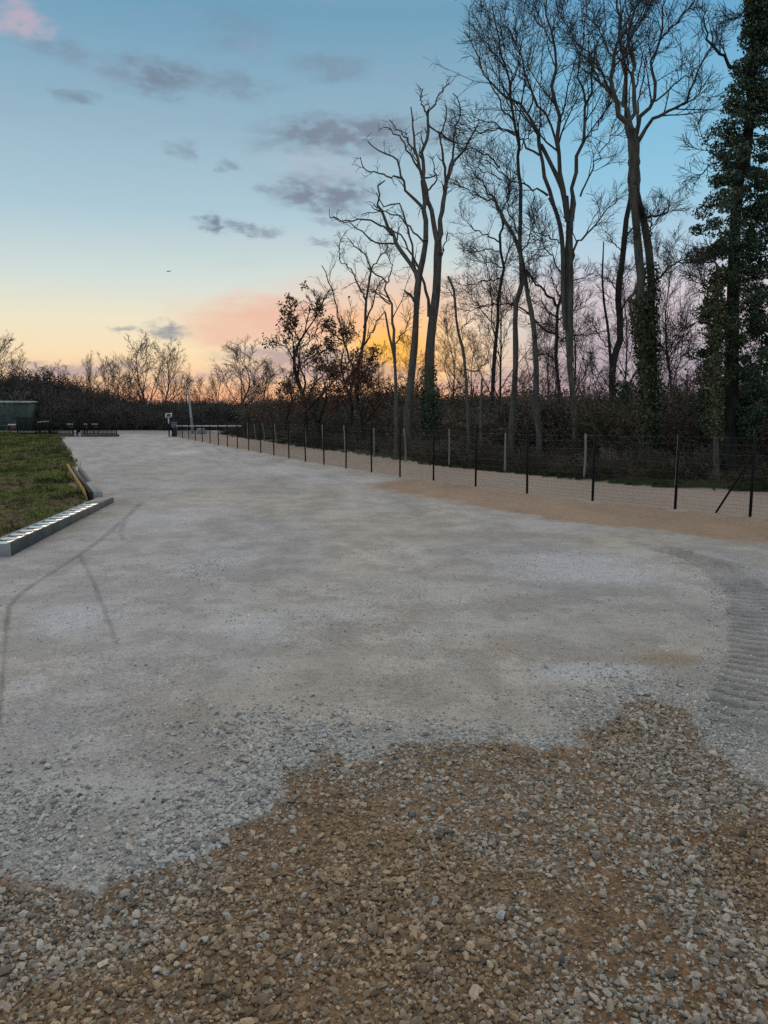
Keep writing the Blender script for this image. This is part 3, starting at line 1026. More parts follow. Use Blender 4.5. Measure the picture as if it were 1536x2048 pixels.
def traced_tree(name, label, base, limbs, seed, style, bark='bark', group=None, cat='tree', maxtwig=None):
    """limbs: (crop, points, width0, width1, t0 or None). First limb starts at the ground."""
    r = np.random.default_rng(seed)
    gb = G(*base)
    Yb = gb[1]
    zb = float(zg(gb[0], gb[1])[0])
    root = empty(name, (gb[0], gb[1], zb), label, cat, group)
    done = []
    P3, RR, T0 = [], [], []
    n = 14
    for li, (crop, pts, w0, w1, t0) in enumerate(limbs):
        px, k = conv(crop, pts)
        px = np.array(px)
        if li == 0:
            px = np.vstack([[base], px]) if px[0][1] < base[1] - 4 else px
            px[0] = base
        # depth: starts at its parent's depth, drifts on its own
        y0 = Yb
        if done:
            q = np.vstack(done)
            j = np.argmin(np.hypot(q[:, 0] - px[0, 0], q[:, 1] - px[0, 1]))
            y0 = q[j, 2]
        span = np.hypot(*(px[-1] - px[0])) / FPX * Yb
        s_ = np.r_[0, np.cumsum(np.hypot(*np.diff(px, axis=0).T))]
        s_ /= s_[-1]
        drift = 0.0 if t0 is None and li == 0 else r.uniform(-.55, .55) * min(span, 6)
        if t0 is None:
            drift *= .15
        dep = y0 + drift * s_
        p3 = np.array([P(a, b, c) for (a, b), c in zip(px, dep)])
        p3 = smooth_line(p3, n)
        # small natural kinks
        kk = r.normal(scale=.02 * min(span, 3), size=(n, 3))
        kk[0] = 0
        if t0 is not None:
            p3 = p3 + kk
        if li == 0:
            p3[0, 2] = zb - .15
        P3.append(p3)
        e = .5 / k / FPX * Yb
        RR.append(np.linspace(w0, w1, n) * e)
        T0.append(-1 if t0 is None else t0)
        dd = np.c_[np.array([np.interp(np.linspace(0, 1, 30), s_, px[:, c]) for c in (0, 1)]).T, np.interp(np.linspace(0, 1, 30), s_, dep)]
        done.append(dd)
    P3, RR, T0 = np.array(P3), np.array(RR), np.array(T0)
    # buttress at the foot
    RR *= np.exp(r.normal(0, .05, RR.shape))
    RR[0, :2] *= [1.35, 1.1]
    tr = MB()
    thick = T0 < 0
    tr.tubes(P3[thick], RR[thick], 9)
    if (~thick).any():
        tr.tubes(P3[~thick], RR[~thick], 6)
    tw = MB()
    lp, lr, lt = P3[~thick], RR[~thick], T0[~thick]
    s = dict(n1=7, n2=6, n3=4, L1=.46, L2=.58, L3=.62, wig=.10, trop=.055, a=(.35, .95), rmin=.009, lmax=4.0)
    s.update(style)
    tips = None
    if len(lp) and s['n1']:
        O, D, L, R = spawn(r, lp, lr, s['n1'], lt, 1.0, *s['a'], s['L1'], .5, s['rmin'] * 1.6, .4, s['lmax'])
        p1, r1 = grow(r, O, D, L, R, 7, s['wig'], s['trop'])
        tw.tubes(p1, r1, 4)
        tips = p1[:, -1]
        if s['n2']:
            O, D, L, R = spawn(r, p1, r1, s['n2'], .15, 1.0, *s['a'], s['L2'], .6, s['rmin'] * 1.2, .45, 2.2)
            p2, r2 = grow(r, O, D, L, R, 5, s['wig'] * 1.1, s['trop'], .5)
            tw.tubes(p2, r2, 3)
            tips = p2[:, -1]
            if s['n3']:
                O, D, L, R = spawn(r, p2, r2, s['n3'], .15, 1.0, *s['a'], s['L3'], .7, s['rmin'], .35, 1.2)
                p3_, r3 = grow(r, O, D, L, R, 3, s['wig'] * 1.3, s['trop'], .7)
                tw.tubes(p3_, r3, 3)
                tips = p3_[:, -1]
    tr.build('trunk', M[bark], root, True)
    if tw.n:
        tw.build('crown', M['twig'], root, True)
    return root, P3, RR, tips, r


def leaf_cards(r, ctr, nrm_bias, size, mat, name, parent, jitter=.0, droop=0.0):
    """diamond leaves bent along the midrib"""
    K = len(ctr)
    a = r.normal(size=(K, 3)) + nrm_bias
    a /= np.linalg.norm(a, axis=1, keepdims=True)
    u = r.normal(size=(K, 3))
    u[:, 2] -= droop
    u -= (u * a).sum(1, keepdims=True) * a
    u /= np.linalg.norm(u, axis=1, keepdims=True) + 1e-9
    w = np.cross(a, u)
    sz = (size * np.exp(r.normal(0, .25, K)))[:, None]
    V = np.stack([ctr - u * sz * .5, ctr + w * sz * .42 + a * sz * .12, ctr + u * sz * .6, ctr - w * sz * .42 + a * sz * .12], 1).reshape(-1, 3)
    i = np.arange(K)[:, None] * 4
    F = np.vstack([np.hstack([i, i + 1, i + 2]), np.hstack([i, i + 2, i + 3])])
    o = link(name, mesh_np(name, V - np.array(parent.location), F, mat), parent)
    return o


FINE = dict(n1=8, n2=6, n3=3, rmin=.0085, L1=.52)
STUB = dict(n1=5, n2=3, n3=0, L1=.22, L2=.4, wig=.26, trop=.05, rmin=.013, a=(.5, 1.1))
SPARSE = dict(n1=6, n2=5, n3=3, L1=.36)

# the two-stemmed dead-looking tree left of centre
treeA = traced_tree('bare_tree', 'tall twin stemmed dead looking tree with stubby limbs and ivied foot', (860, 906), [
    ('4', [(615, 1960), (615, 1800), (610, 1500), (625, 1300), (645, 1150), (652, 1000), (655, 870)], 62, 36, None),
    ('4', [(575, 1985), (500, 1880), (515, 1600), (535, 1400), (545, 1200), (553, 1080), (575, 980), (592, 880)], 46, 28, None),
    ('4', [(655, 880), (675, 720), (690, 620), (705, 540), (725, 480), (765, 430), (800, 380), (840, 320), (860, 270)], 30, 6, .3),
    ('4', [(692, 600), (682, 430), (665, 350), (690, 280), (700, 180)], 15, 5, .3),
    ('4', [(700, 560), (735, 420), (745, 300), (770, 200), (738, 115)], 14, 5, .3),
    ('4', [(652, 880), (635, 780), (615, 690), (590, 600), (565, 520), (550, 440), (535, 350), (525, 270), (513, 190)], 28, 6, .25),
    ('4', [(608, 1260), (590, 1130), (560, 1020), (500, 920), (460, 840), (400, 800)], 18, 6, .4),
    ('4', [(592, 880), (590, 700), (580, 580), (580, 450), (598, 350), (603, 250), (600, 215)], 28, 12, .4),
    ('4', [(602, 240), (568, 150), (573, 95)], 10, 5, .3), ('4', [(603, 225), (632, 185), (665, 120), (716, 64)], 10, 4, .3),
    ('4', [(551, 1070), (520, 1010), (470, 930), (430, 850), (390, 780), (355, 690), (345, 610), (375, 570)], 26, 7, .3),
    ('4', [(590, 730), (530, 650), (490, 600), (465, 530), (450, 470), (380, 420), (330, 400), (292, 368)], 16, 5, .3),
    ('4', [(470, 555), (400, 540), (300, 510), (265, 490), (250, 442)], 10, 4, .2),
    ('4', [(578, 540), (520, 440), (470, 370), (410, 292), (372, 292)], 12, 4, .3),
    ('4', [(556, 500), (530, 420), (500, 350), (440, 295), (404, 255)], 11, 4, .3),
    ('4', [(430, 850), (350, 790), (270, 770), (120, 760), (105, 718)], 12, 4, .2),
    ('4', [(440, 890), (330, 880), (280, 830), (180, 780), (115, 755)], 10, 4, .3),
    ('4', [(545, 1060), (530, 950), (510, 850), (480, 740), (450, 690), (380, 700), (345, 620)], 14, 5, .3),
    ('4', [(602, 270), (665, 320), (730, 370), (800, 410)], 9, 4, .2), ('4', [(545, 1210), (520, 1160), (490, 1130)], 14, 9, .3),
    ('4', [(590, 900), (540, 840), (500, 800), (440, 740), (350, 730), (270, 745)], 11, 4, .3),
    ('4', [(650, 1020), (690, 900), (700, 830)], 10, 5, .3),
    ('4', [(600, 620), (650, 560), (635, 500), (630, 440)], 10, 4, .3)], 11, STUB)

traced_tree('bare_tree', 'slender leaning trunk with broken top just right of the twin stemmed dead tree', (940, 925), [
    ('M', [(150, 2000), (140, 1700), (120, 1350), (100, 1150), (70, 1050), (40, 850), (40, 740), (12, 630), (-15, 585)], 32, 16, None),
    ('M', [(112, 1290), (190, 1320), (270, 1250), (300, 1150)], 10, 4, .2), ('M', [(38, 760), (0, 700), (-60, 660)], 9, 4, .2),
    ('M', [(60, 1020), (110, 960), (190, 900)], 8, 3, .2)], 12, dict(n1=5, n2=4, n3=0))

traced_tree('broken_stub', 'short dead broken pole of a trunk right of the slender leaning trunk', (963, 931), [
    ('M', [(245, 2030), (235, 1750), (240, 1500), (245, 1370)], 24, 15, None), ('M', [(232, 1660), (205, 1590), (190, 1540)], 8, 4, .3)], 13, dict(n1=3, n2=0, n3=0), cat='dead tree')

traced_tree('bare_tree', 'dark crooked thin tree with wide flat side branches left of the straight pale trunk', (982, 905), [
    ('M', [(320, 1850), (330, 1400), (350, 1100), (370, 900), (370, 750), (400, 600), (415, 500), (390, 400), (382, 260)], 36, 18, None),
    ('M', [(382, 270), (410, 170), (400, 100), (330, 0)], 18, 6, .1), ('M', [(420, 490), (450, 400), (482, 310), (470, 200)], 14, 5, .2),
    ('M', [(390, 330), (250, 250), (150, 202), (80, 120)], 13, 4, .2), ('M', [(405, 600), (250, 630), (130, 670), (40, 740)], 12, 4, .2),
    ('M', [(375, 800), (230, 820), (150, 850), (60, 840)], 10, 4, .2), ('M', [(345, 980), (290, 900), (230, 840), (140, 720), (60, 640)], 10, 4, .2),
    ('M', [(345, 1060), (320, 900), (315, 700), (300, 550), (250, 430)], 11, 4, .3), ('M', [(405, 520), (300, 480), (200, 470), (90, 420)], 9, 3, .2),
    ('M', [(388, 400), (280, 380), (180, 400), (90, 390)], 9, 3, .2), ('M', [(365, 950), (440, 860), (470, 800)], 9, 3, .2)], 14, FINE, 'bark_dark')

traced_tree('bare_tree', 'tall pale straight trunk left of the kinked pale trunk', (1021, 930), [
    ('M', [(440, 2030), (470, 1800), (490, 1500), (505, 1200), (500, 900), (512, 770), (545, 690), (555, 550), (535, 400), (540, 200), (542, 0)], 50, 28, None),
    ('E', [(542, 1536), (540, 1350), (525, 1100), (495, 950), (480, 820), (460, 660), (420, 480), (380, 330), (350, 180), (330, 60)], 28, 7, .2),
    ('E', [(490, 930), (420, 850), (380, 760), (300, 640), (230, 500), (200, 400)], 13, 4, .2), ('E', [(500, 1040), (420, 990), (300, 1005), (180, 1015), (90, 960)], 12, 4, .2),
    ('E', [(462, 680), (520, 560), (530, 400), (520, 250), (480, 100)], 12, 4, .2), ('E', [(530, 1160), (600, 1040), (640, 920)], 10, 4, .2),
    ('M', [(536, 420), (600, 320), (640, 200), (640, 60)], 12, 4, .2), ('M', [(520, 250), (470, 130), (440, 0), (420, -90)], 14, 5, .2),
    ('M', [(500, 800), (430, 760), (340, 720)], 8, 3, .2), ('E', [(430, 520), (330, 420), (260, 300), (215, 150)], 9, 3, .2)], 15, FINE)

traced_tree('bare_tree', 'kinked pale trunk between the straight pale trunk and the tallest oak', (1078, 933), [
    ('M', [(670, 2040), (685, 1800), (655, 1560), (665, 1420), (660, 1250), (640, 950), (600, 750), (580, 600), (550, 450), (522, 330), (470, 245), (415, 150)], 50, 26, None),
    ('M', [(415, 150), (370, 70), (330, 0), (290, -60), (250, -130), (190, -200)], 24, 6, .1), ('M', [(640, 1540), (610, 1450), (560, 1480), (535, 1370)], 14, 5, .3),
    ('M', [(400, 130), (410, 60), (440, -10), (450, -90)], 12, 5, .2), ('M', [(330, 0), (250, -20), (150, -60), (60, -130)], 12, 4, .1),
    ('E', [(380, 1290), (280, 1190), (190, 1150), (90, 1100), (0, 1068)], 14, 4, .1), ('E', [(400, 1380), (300, 1330), (200, 1280), (100, 1220)], 10, 3, .1),
    ('M', [(600, 740), (620, 650), (600, 540)], 9, 4, .2), ('M', [(645, 920), (700, 980), (780, 1010)], 10, 4, .2), ('M', [(560, 500), (640, 430), (700, 330)], 9, 4, .2)], 16, FINE)

traced_tree('bare_tree', 'dark knotted tree with crooked horizontal limbs behind the trunk of the tallest oak', (1119, 902), [
    ('M', [(840, 1850), (840, 1500), (815, 1250), (820, 1050), (825, 850), (850, 750)], 34, 20, None),
    ('M', [(820, 1030), (720, 1000), (640, 900), (530, 820), (400, 800), (240, 812), (150, 800)], 20, 4, .25), ('M', [(815, 900), (750, 850), (690, 770), (640, 800)], 12, 4, .2),
    ('M', [(832, 820), (760, 740), (690, 670), (620, 590), (550, 470)], 22, 8, .3), ('M', [(850, 1090), (930, 1040), (1050, 1040), (1150, 1012), (1260, 1000)], 13, 4, .2),
    ('M', [(832, 920), (920, 870), (1000, 800), (1060, 760)], 12, 4, .2), ('M', [(850, 750), (900, 650), (1000, 600), (1100, 560)], 12, 4, .2),
    ('M', [(815, 1240), (740, 1180), (660, 1200)], 10, 4, .2), ('M', [(840, 1060), (780, 960), (700, 940), (600, 950)], 10, 4, .2), ('M', [(850, 760), (800, 640), (780, 540)], 10, 4, .2)], 17, FINE, 'bark_dark')

traced_tree('bare_tree', 'tallest bare oak with a thick double trunk and broad spreading crown', (1153, 934), [
    ('M', [(975, 2040), (965, 1850), (950, 1560), (920, 1280), (905, 1000), (900, 700), (890, 520), (905, 300), (908, 120), (895, -30)], 46, 30, None),
    ('M', [(890, 1000), (868, 700), (868, 450), (850, 220), (800, 50), (765, -20)], 40, 28, None),
    ('M', [(925, 1250), (925, 900), (930, 600), (925, 400), (925, 200), (938, 60), (945, -30)], 44, 34, None),
    ('E', [(795, 1575), (766, 1490), (740, 1405), (718, 1320), (692, 1180), (680, 1050), (620, 930), (560, 840), (430, 740), (330, 640), (240, 500), (170, 370), (100, 240)], 30, 5, .25),
    ('E', [(900, 1680), (885, 1560), (850, 1420), (770, 1250), (700, 1110)], 40, 26, None),
    ('E', [(840, 1270), (820, 1100), (750, 900), (700, 830), (640, 740), (620, 640), (560, 500), (510, 350), (420, 200), (390, 80)], 20, 5, .25),
    ('E', [(905, 1700), (880, 1500), (850, 1280), (830, 1050), (825, 900), (810, 780), (800, 600), (800, 450), (790, 300), (770, 150), (745, -60)], 38, 9, .25),
    ('E', [(930, 1700), (942, 1520), (955, 1350), (975, 1180), (1005, 1080), (1030, 900), (1045, 800), (1080, 650), (1100, 500), (1120, 400), (1160, 240), (1200, 60)], 34, 6, .3),
    ('E', [(1042, 800), (1000, 600), (1005, 430), (1030, 250), (1050, 100), (1040, -40)], 16, 5, .2),
    ('E', [(1000, 1510), (1080, 1350), (1130, 1230), (1220, 1080), (1290, 950)], 15, 5, .2),
    ('M', [(937, 470), (980, 340), (1080, 240), (1180, 110), (1290, 0)], 20, 5, .2), ('E', [(1010, 1080), (1110, 1000), (1170, 880), (1260, 780)], 12, 4, .2),
    ('E', [(750, 1500), (600, 1440), (450, 1370), (370, 1290), (270, 1220)], 16, 6, .2), ('E', [(685, 1190), (560, 1080), (440, 1000), (300, 930), (180, 900), (100, 870)], 18, 4, .25),
    ('M', [(860, 340), (720, 270), (600, 220), (560, 190)], 11, 4, .2), ('M', [(855, 560), (780, 430), (700, 330), (620, 250)], 13, 4, .2),
    ('E', [(700, 1120), (690, 980), (720, 880), (790, 740)], 10, 4, .2), ('E', [(830, 950), (900, 880), (940, 760), (980, 620)], 9, 3, .2),
    ('E', [(590, 880), (630, 740), (560, 600), (540, 440), (470, 300)], 14, 4, .2), ('E', [(790, 330), (700, 180), (620, 80), (560, -40)], 10, 3, .2), ('E', [(780, 260), (860, 140), (910, 0)], 10, 3, .2),
    ('E', [(440, 745), (470, 600), (400, 420), (330, 300), (310, 120)], 12, 3, .2), ('E', [(1100, 520), (1060, 400), (960, 310), (930, 240)], 9, 3, .2)], 18, dict(n1=9, n2=6, n3=3, rmin=.0085, L1=.52))

traced_tree('bare_tree', 'dark curved trunk with a thin dead pole forking low from it', (1225, 907), [
    ('M', [(1240, 1900), (1250, 1500), (1245, 1350), (1262, 1200), (1310, 1050), (1300, 850), (1290, 700), (1320, 500), (1340, 300), (1360, 100), (1385, 0)], 62, 36, None),
    ('M', [(1235, 1260), (1215, 1000), (1185, 800), (1170, 600), (1175, 450), (1180, 320)], 24, 9, None),
    ('E', [(1385, 1536), (1395, 1300), (1380, 1050), (1350, 800), (1340, 500), (1300, 250), (1320, 60)], 34, 8, .3),
    ('M', [(1212, 1130), (1150, 1050), (1100, 950), (1095, 900)], 10, 5, .3), ('M', [(1360, 270), (1420, 190), (1480, 100)], 16, 5, .3), ('M', [(1300, 920), (1340, 800), (1420, 700)], 16, 8, .4),
    ('M', [(1330, 400), (1260, 330), (1200, 240)], 9, 3, .2), ('M', [(1300, 720), (1240, 640), (1160, 590)], 8, 3, .2), ('M', [(1310, 620), (1400, 520), (1450, 400)], 8, 3, .2)], 19, SPARSE, 'bark_dark')

treeF = traced_tree('bare_tree', 'ivied triple trunk joining into a fan shaped bare crown, left of the ivy cloaked tree', (1302, 947), [
    ('R', [(360, 1930), (345, 1700), (335, 1400), (320, 1150), (300, 900), (280, 720), (290, 550), (270, 350), (255, 150), (240, 0), (232, -100)], 80, 50, None),
    ('R', [(385, 1850), (375, 1400), (368, 1000), (358, 800), (365, 600), (345, 350), (310, 150), (270, 0), (245, -110)], 60, 50, None),
    ('R', [(280, 1000), (235, 850), (210, 740), (225, 690)], 26, 14, None), ('R', [(205, 700), (240, 660), (262, 610)], 18, 18, None),
    ('F', [(165, 1950), (165, 1650), (160, 1450), (140, 1330)], 120, 110, None),
    ('E', [(1400, 1100), (1340, 960), (1290, 850), (1250, 680), (1240, 550), (1250, 440), (1300, 300), (1310, 200), (1280, 50), (1270, -60)], 48, 9, .3),
    ('E', [(1410, 1100), (1380, 900), (1330, 780), (1350, 600), (1330, 450), (1370, 300), (1360, 100)], 28, 8, .3),
    ('F', [(150, 1350), (170, 1000), (160, 700), (130, 450), (120, 250), (100, 100), (65, -60)], 50, 14, .25),
    ('F', [(190, 1380), (250, 1150), (330, 1000), (350, 750), (390, 550), (420, 400), (460, 200), (490, 0), (500, -80)], 44, 9, .25),
    ('F', [(200, 1460), (350, 1250), (550, 1130), (700, 970), (780, 820), (880, 620), (960, 500)], 42, 8, .25), ('F', [(580, 1110), (720, 1050), (820, 960), (860, 830)], 20, 6, .2),
    ('F', [(335, 1040), (500, 920), (620, 830), (800, 700), (900, 560), (1000, 440)], 20, 6, .2), ('F', [(420, 430), (560, 270), (660, 180), (780, 0), (820, -80)], 18, 6, .2),
    ('F', [(200, 1250), (230, 950), (250, 750), (300, 560), (400, 420)], 20, 7, .2), ('E', [(1265, 760), (1170, 650), (1110, 550), (1060, 420), (980, 330), (930, 240), (960, 100)], 20, 5, .2),
    ('E', [(1240, 640), (1180, 570), (1110, 520), (1060, 440)], 12, 5, .2), ('E', [(1245, 430), (1190, 330), (1150, 250), (1100, 120)], 13, 4, .2), ('E', [(1300, 320), (1350, 200), (1400, 90), (1470, 0)], 14, 5, .2),
    ('F', [(130, 400), (200, 260), (260, 160), (320, 20)], 18, 6, .2), ('F', [(165, 800), (100, 600), (60, 400), (90, 200)], 14, 5, .2),
    ('R', [(385, 580), (440, 530), (520, 460), (600, 430), (720, 480)], 18, 5, .2), ('R', [(320, 130), (370, 110), (440, 100), (485, 70), (480, 0)], 18, 6, .2), ('R', [(355, 280), (360, 180), (362, 95)], 14, 9, .3),
    ('R', [(300, 360), (285, 290)], 8, 4, .3), ('R', [(385, 1230), (420, 1080), (480, 950), (530, 900)], 8, 3, .3), ('R', [(410, 1290), (470, 1180), (510, 1030)], 8, 3, .3)], 20, FINE)

treeG = traced_tree('ivy_tree', 'very tall tree at the right edge wrapped from foot to top in dark green ivy', (1456, 962), [
    ('R', [(905, 1960), (920, 1700), (930, 1200), (940, 700), (950, 300), (965, 0), (995, -250)], 110, 70, None),
    ('F', [(1270, 1800), (1330, 1400), (1370, 1000), (1390, 700), (1440, 300), (1490, 0), (1530, -200)], 112, 60, None),
    ('F', [(1330, 860), (1270, 760), (1150, 640), (1000, 520), (910, 430), (890, 250), (900, 120)], 44, 10, .3), ('F', [(1430, 200), (1370, 110), (1350, 0), (1320, -100)], 40, 14, .3),
    ('F', [(1400, 190), (1330, 100), (1250, 160), (1180, 215)], 14, 5, .4), ('R', [(930, 800), (860, 700), (740, 600), (620, 560)], 18, 5, .3), ('R', [(920, 1000), (800, 900), (700, 860), (620, 900)], 16, 5, .3),
    ('F', [(1290, 1700), (1000, 1660), (850, 1780), (650, 1880)], 16, 5, .4), ('R', [(900, 500), (760, 440), (640, 430), (540, 470)], 16, 4, .3), ('F', [(1300, 1600), (1080, 1640), (960, 1560), (860, 1420), (740, 1310)], 14, 4, .4)], 21, SPARSE, 'bark_dark')

treeH = traced_tree('ivy_tree', 'short thin trunk with yellowing olive ivy in front of the big ivy cloaked tree', (1433, 968), [
    ('R', [(822, 1980), (815, 1600), (800, 1300), (812, 1000), (822, 700), (832, 480)], 42, 26, None),
    ('R', [(800, 1350), (740, 1290), (690, 1250)], 12, 5, .3), ('R', [(815, 900), (740, 860), (660, 880), (600, 1000)], 12, 4, .3), ('R', [(820, 700), (760, 600), (690, 540)], 10, 4, .3),
    ('R', [(830, 520), (810, 430), (740, 370)], 10, 4, .3)], 22, SPARSE)

treeT3 = traced_tree('bare_tree', 'thin forked stem with pale foot left of the twin stemmed dead tree', (791, 919), [
    ('4', [(440, 1960), (440, 1700), (432, 1480), (405, 1360), (385, 1240)], 24, 9, None), ('4', [(435, 1500), (440, 1400), (420, 1290), (410, 1180), (395, 1090), (360, 1050), (300, 1020)], 18, 7, .4),
    ('4', [(410, 1200), (350, 1150), (290, 1130)], 8, 3, .3), ('4', [(440, 1400), (490, 1320), (520, 1240)], 8, 3, .3), ('4', [(395, 1090), (420, 1000), (380, 920)], 8, 3, .3)], 23, dict(n1=6, n2=5, n3=2))

treeT2 = traced_tree('bare_tree', 'crooked bare tree with thin forks standing behind the russet shrubs', (697, 884), [
    ('4', [(190, 1850), (205, 1650), (250, 1500), (280, 1350), (285, 1200), (300, 1100), (310, 1040)], 22, 10, None), ('4', [(288, 1180), (250, 1100), (210, 1020), (150, 970)], 11, 4, .2),
    ('4', [(302, 1080), (330, 990), (390, 920), (380, 870)], 10, 4, .2), ('4', [(275, 1320), (320, 1200), (350, 1100), (390, 1060)], 11, 4, .2), ('4', [(310, 1040), (290, 960), (230, 900), (200, 860)], 9, 4, .2),
    ('4', [(230, 1560), (180, 1400), (130, 1200), (100, 1080), (60, 1000)], 12, 4, .3), ('4', [(150, 970), (150, 900), (165, 860)], 6, 3, .2), ('4', [(265, 1430), (340, 1300), (380, 1230)], 10, 4, .2),
    ('4', [(180, 1400), (100, 1330), (30, 1290)], 9, 3, .2)], 24, dict(n1=6, n2=5, n3=2, wig=.22))


# ivy coats ---------------------------------------------------------------------
def ivy_on(tree, name, mat, Pt, Rr, t0, t1, spread, count, size, seed, parent_part=None):
    r = np.random.default_rng(seed)
    n = len(Pt)
    t = r.uniform(t0, t1, count) * (n - 1)
    i = np.minimum(t.astype(int), n - 2)
    f = (t - i)[:, None]
    c = Pt[i] * (1 - f) + Pt[i + 1] * f
    R = (Rr[i] * (1 - f[:, 0]) + Rr[i + 1] * f[:, 0])
    a = r.uniform(0, 6.28, count)
    lump = .5 + fbm(a * 1.2, t * 1.6, 1.0, 3, seed) * 1.2
    rad = R * 1.02 + spread * lump * r.uniform(.1, 1, count)
    off = np.c_[np.cos(a), np.sin(a), np.zeros(count)]
    return leaf_cards(r, c + off * rad[:, None] + r.normal(0, .03, (count, 3)), off * 1.2 + np.array([0, 0, .4]), size, mat, name, tree, droop=.8)


ivy_on(treeF[0], 'ivy', M['ivy_olive'], treeF[1][0], treeF[2][0], .02, .62, .22, 4200, .105, 71)
ivy_on(treeF[0], 'ivy', M['ivy'], treeF[1][1], treeF[2][1], .05, .72, .16, 2600, .105, 72)
ivy_on(treeA[0], 'ivy', M['ivy'], treeA[1][0], treeA[2][0], .02, .30, .26, 3000, .11, 73)
ivy_on(treeA[0], 'ivy', M['ivy_olive'], treeA[1][0], treeA[2][0], .02, .42, .2, 900, .12, 74)
ivy_on(treeH[0], 'ivy', M['ivy_olive'], treeH[1][0], treeH[2][0], .22, 1.0, .22, 3200, .085, 75)


def ivy_mass(tree, seed, prof, side_clumps, per, size):
    """clumps of ivy hung round a leaning trunk; prof: (py, px of trunk, radius in px)"""
    r = np.random.default_rng(seed)
    Y0 = tree.location[1]
    pr = np.array(prof, float)
    cs = []
    for _ in range(side_clumps):
        py = r.uniform(pr[0, 0], pr[-1, 0])
        tx, rad = np.interp(py, pr[:, 0], pr[:, 1]), np.interp(py, pr[:, 0], pr[:, 2])
        a = r.uniform(0, 6.28)
        q = rad * r.uniform(.2, 1) ** .5 * (.65 + .6 * r.uniform())
        cs.append(P(tx + q * math.cos(a), py, Y0 + q * math.sin(a) / FPX * Y0 * .9))
    cs = np.array(cs)
    sz = r.uniform(.22, .5, len(cs))
    ctr = np.repeat(cs, per, 0)
    s_ = np.repeat(sz, per)[:, None]
    v = r.normal(size=ctr.shape)
    v /= np.linalg.norm(v, axis=1, keepdims=True)
    v *= r.uniform(.3, 1, (len(v), 1)) ** .6 * s_ * np.array([1, 1, .75])
    return leaf_cards(r, ctr + v, v * 1.5 + np.array([0, 0, .6]), size, M['ivy'], 'ivy', tree, droop=.7)


ivy_mass(treeG[0], 81, [(-60, 1530, 26), (60, 1522, 34), (200, 1512, 55), (300, 1500, 75), (400, 1492, 96), (460, 1484, 108), (540, 1482, 88), (620, 1478, 78), (720, 1472, 96), (800, 1468, 85), (870, 1462, 50)], 300, 250, .074)
ivy_mass(treeG[0], 82, [(380, 1545, 60), (560, 1550, 90), (760, 1540, 90), (880, 1530, 70)], 100, 220, .074)

# ivied stump
gs = G(1250, 915)
st_root = empty('tree_stump', (gs[0], gs[1], float(zg(gs[0], gs[1])[0])), 'dark ivy covered stump between the dark curved trunk and the ivied triple trunk', 'stump')
pt = smooth_line([gs - [0, 0, .1], P(1246, 860, gs[1]), P(1253, 800, gs[1]), P(1251, 766, gs[1])], 8)
mb = MB()
mb.tubes(pt[None], np.linspace(.28, .2, 8)[None], 8, True)
mb.build('trunk', M['bark_dark'], st_root, True)
ivy_on(st_root, 'ivy', M['ivy'], pt, np.linspace(.28, .2, 8), .2, 1.02, .38, 1500, .13, 91)


# procedural background trees: four crowns shared by many trees ---------------------
def proto_tree(seed, h, spread, n0, upright, twr, lv=(7, 6, 4), clear=.25, tk=.014):
    r = np.random.default_rng(seed)
    tr, tw = MB(), MB()
    main = smooth_line([(0, 0, -.2), (r.normal(0, .25), r.normal(0, .15), h * .3), (r.normal(0, .35), r.normal(0, .35), h * .62), (r.normal(0, .5), r.normal(0, .5), h * .97)], 12)
    R0 = h * tk
    rad = np.linspace(R0 * 1.15, R0 * .12, 12)
    tr.tubes(main[None], rad[None], 7)
    O, D, L, R = spawn(r, main[None], rad[None], n0, clear, .98, .35, 1.0 - .3 * upright, spread, .55, twr * 1.8, .5, h)
    p0, r0 = grow(r, O, D, L, R, 8, .13, .07 + .08 * upright)
    tr.tubes(p0, r0, 4)
    O, D, L, R = spawn(r, p0, r0, lv[0], .12, 1.0, .35, .95, .5, .55, twr * 1.3, .5, 3)
    p1, r1 = grow(r, O, D, L, R, 5, .09, .08)
    tw.tubes(p1, r1, 3)
    O, D, L, R = spawn(r, p1, r1, lv[1], .1, 1.0, .35, 1.0, .6, .6, twr, .4, 2)
    p2, r2 = grow(r, O, D, L, R, 4, .10, .06, .6)
    tw.tubes(p2, r2, 3)
    ends = p2[:, -1]
    if lv[2]:
        O, D, L, R = spawn(r, p2, r2, lv[2], .1, 1.0, .3, .85, .65, .8, twr * .8, .3, 1.2)
        p3, r3 = grow(r, O, D, L, R, 2, .1, .03, .7)
        tw.tubes(p3, r3, 3)
        ends = p3[:, -1]
    return tr, tw, ends


def tree_data(nm, args, mat_t, mat_c):
    tr, tw, ends = proto_tree(*args)
    return tr.mesh(nm + '_trunk', mat_t, True), tw.mesh(nm + '_crown', mat_c, True), ends


FARD = [tree_data('far_tree', (301 + i, 10.0, .62 - .04 * i, 20, .5, .0155, (7, 5, 2), .10), M['twig_hazed'], M['twig_hazed']) for i in range(4)]
MIDD = [tree_data('mid_tree', (331 + i, 12.0, .5, 16, .2, .0105, (7, 6, 3), .2, .0085), M['bark_dark'], M['twig']) for i in range(4)]


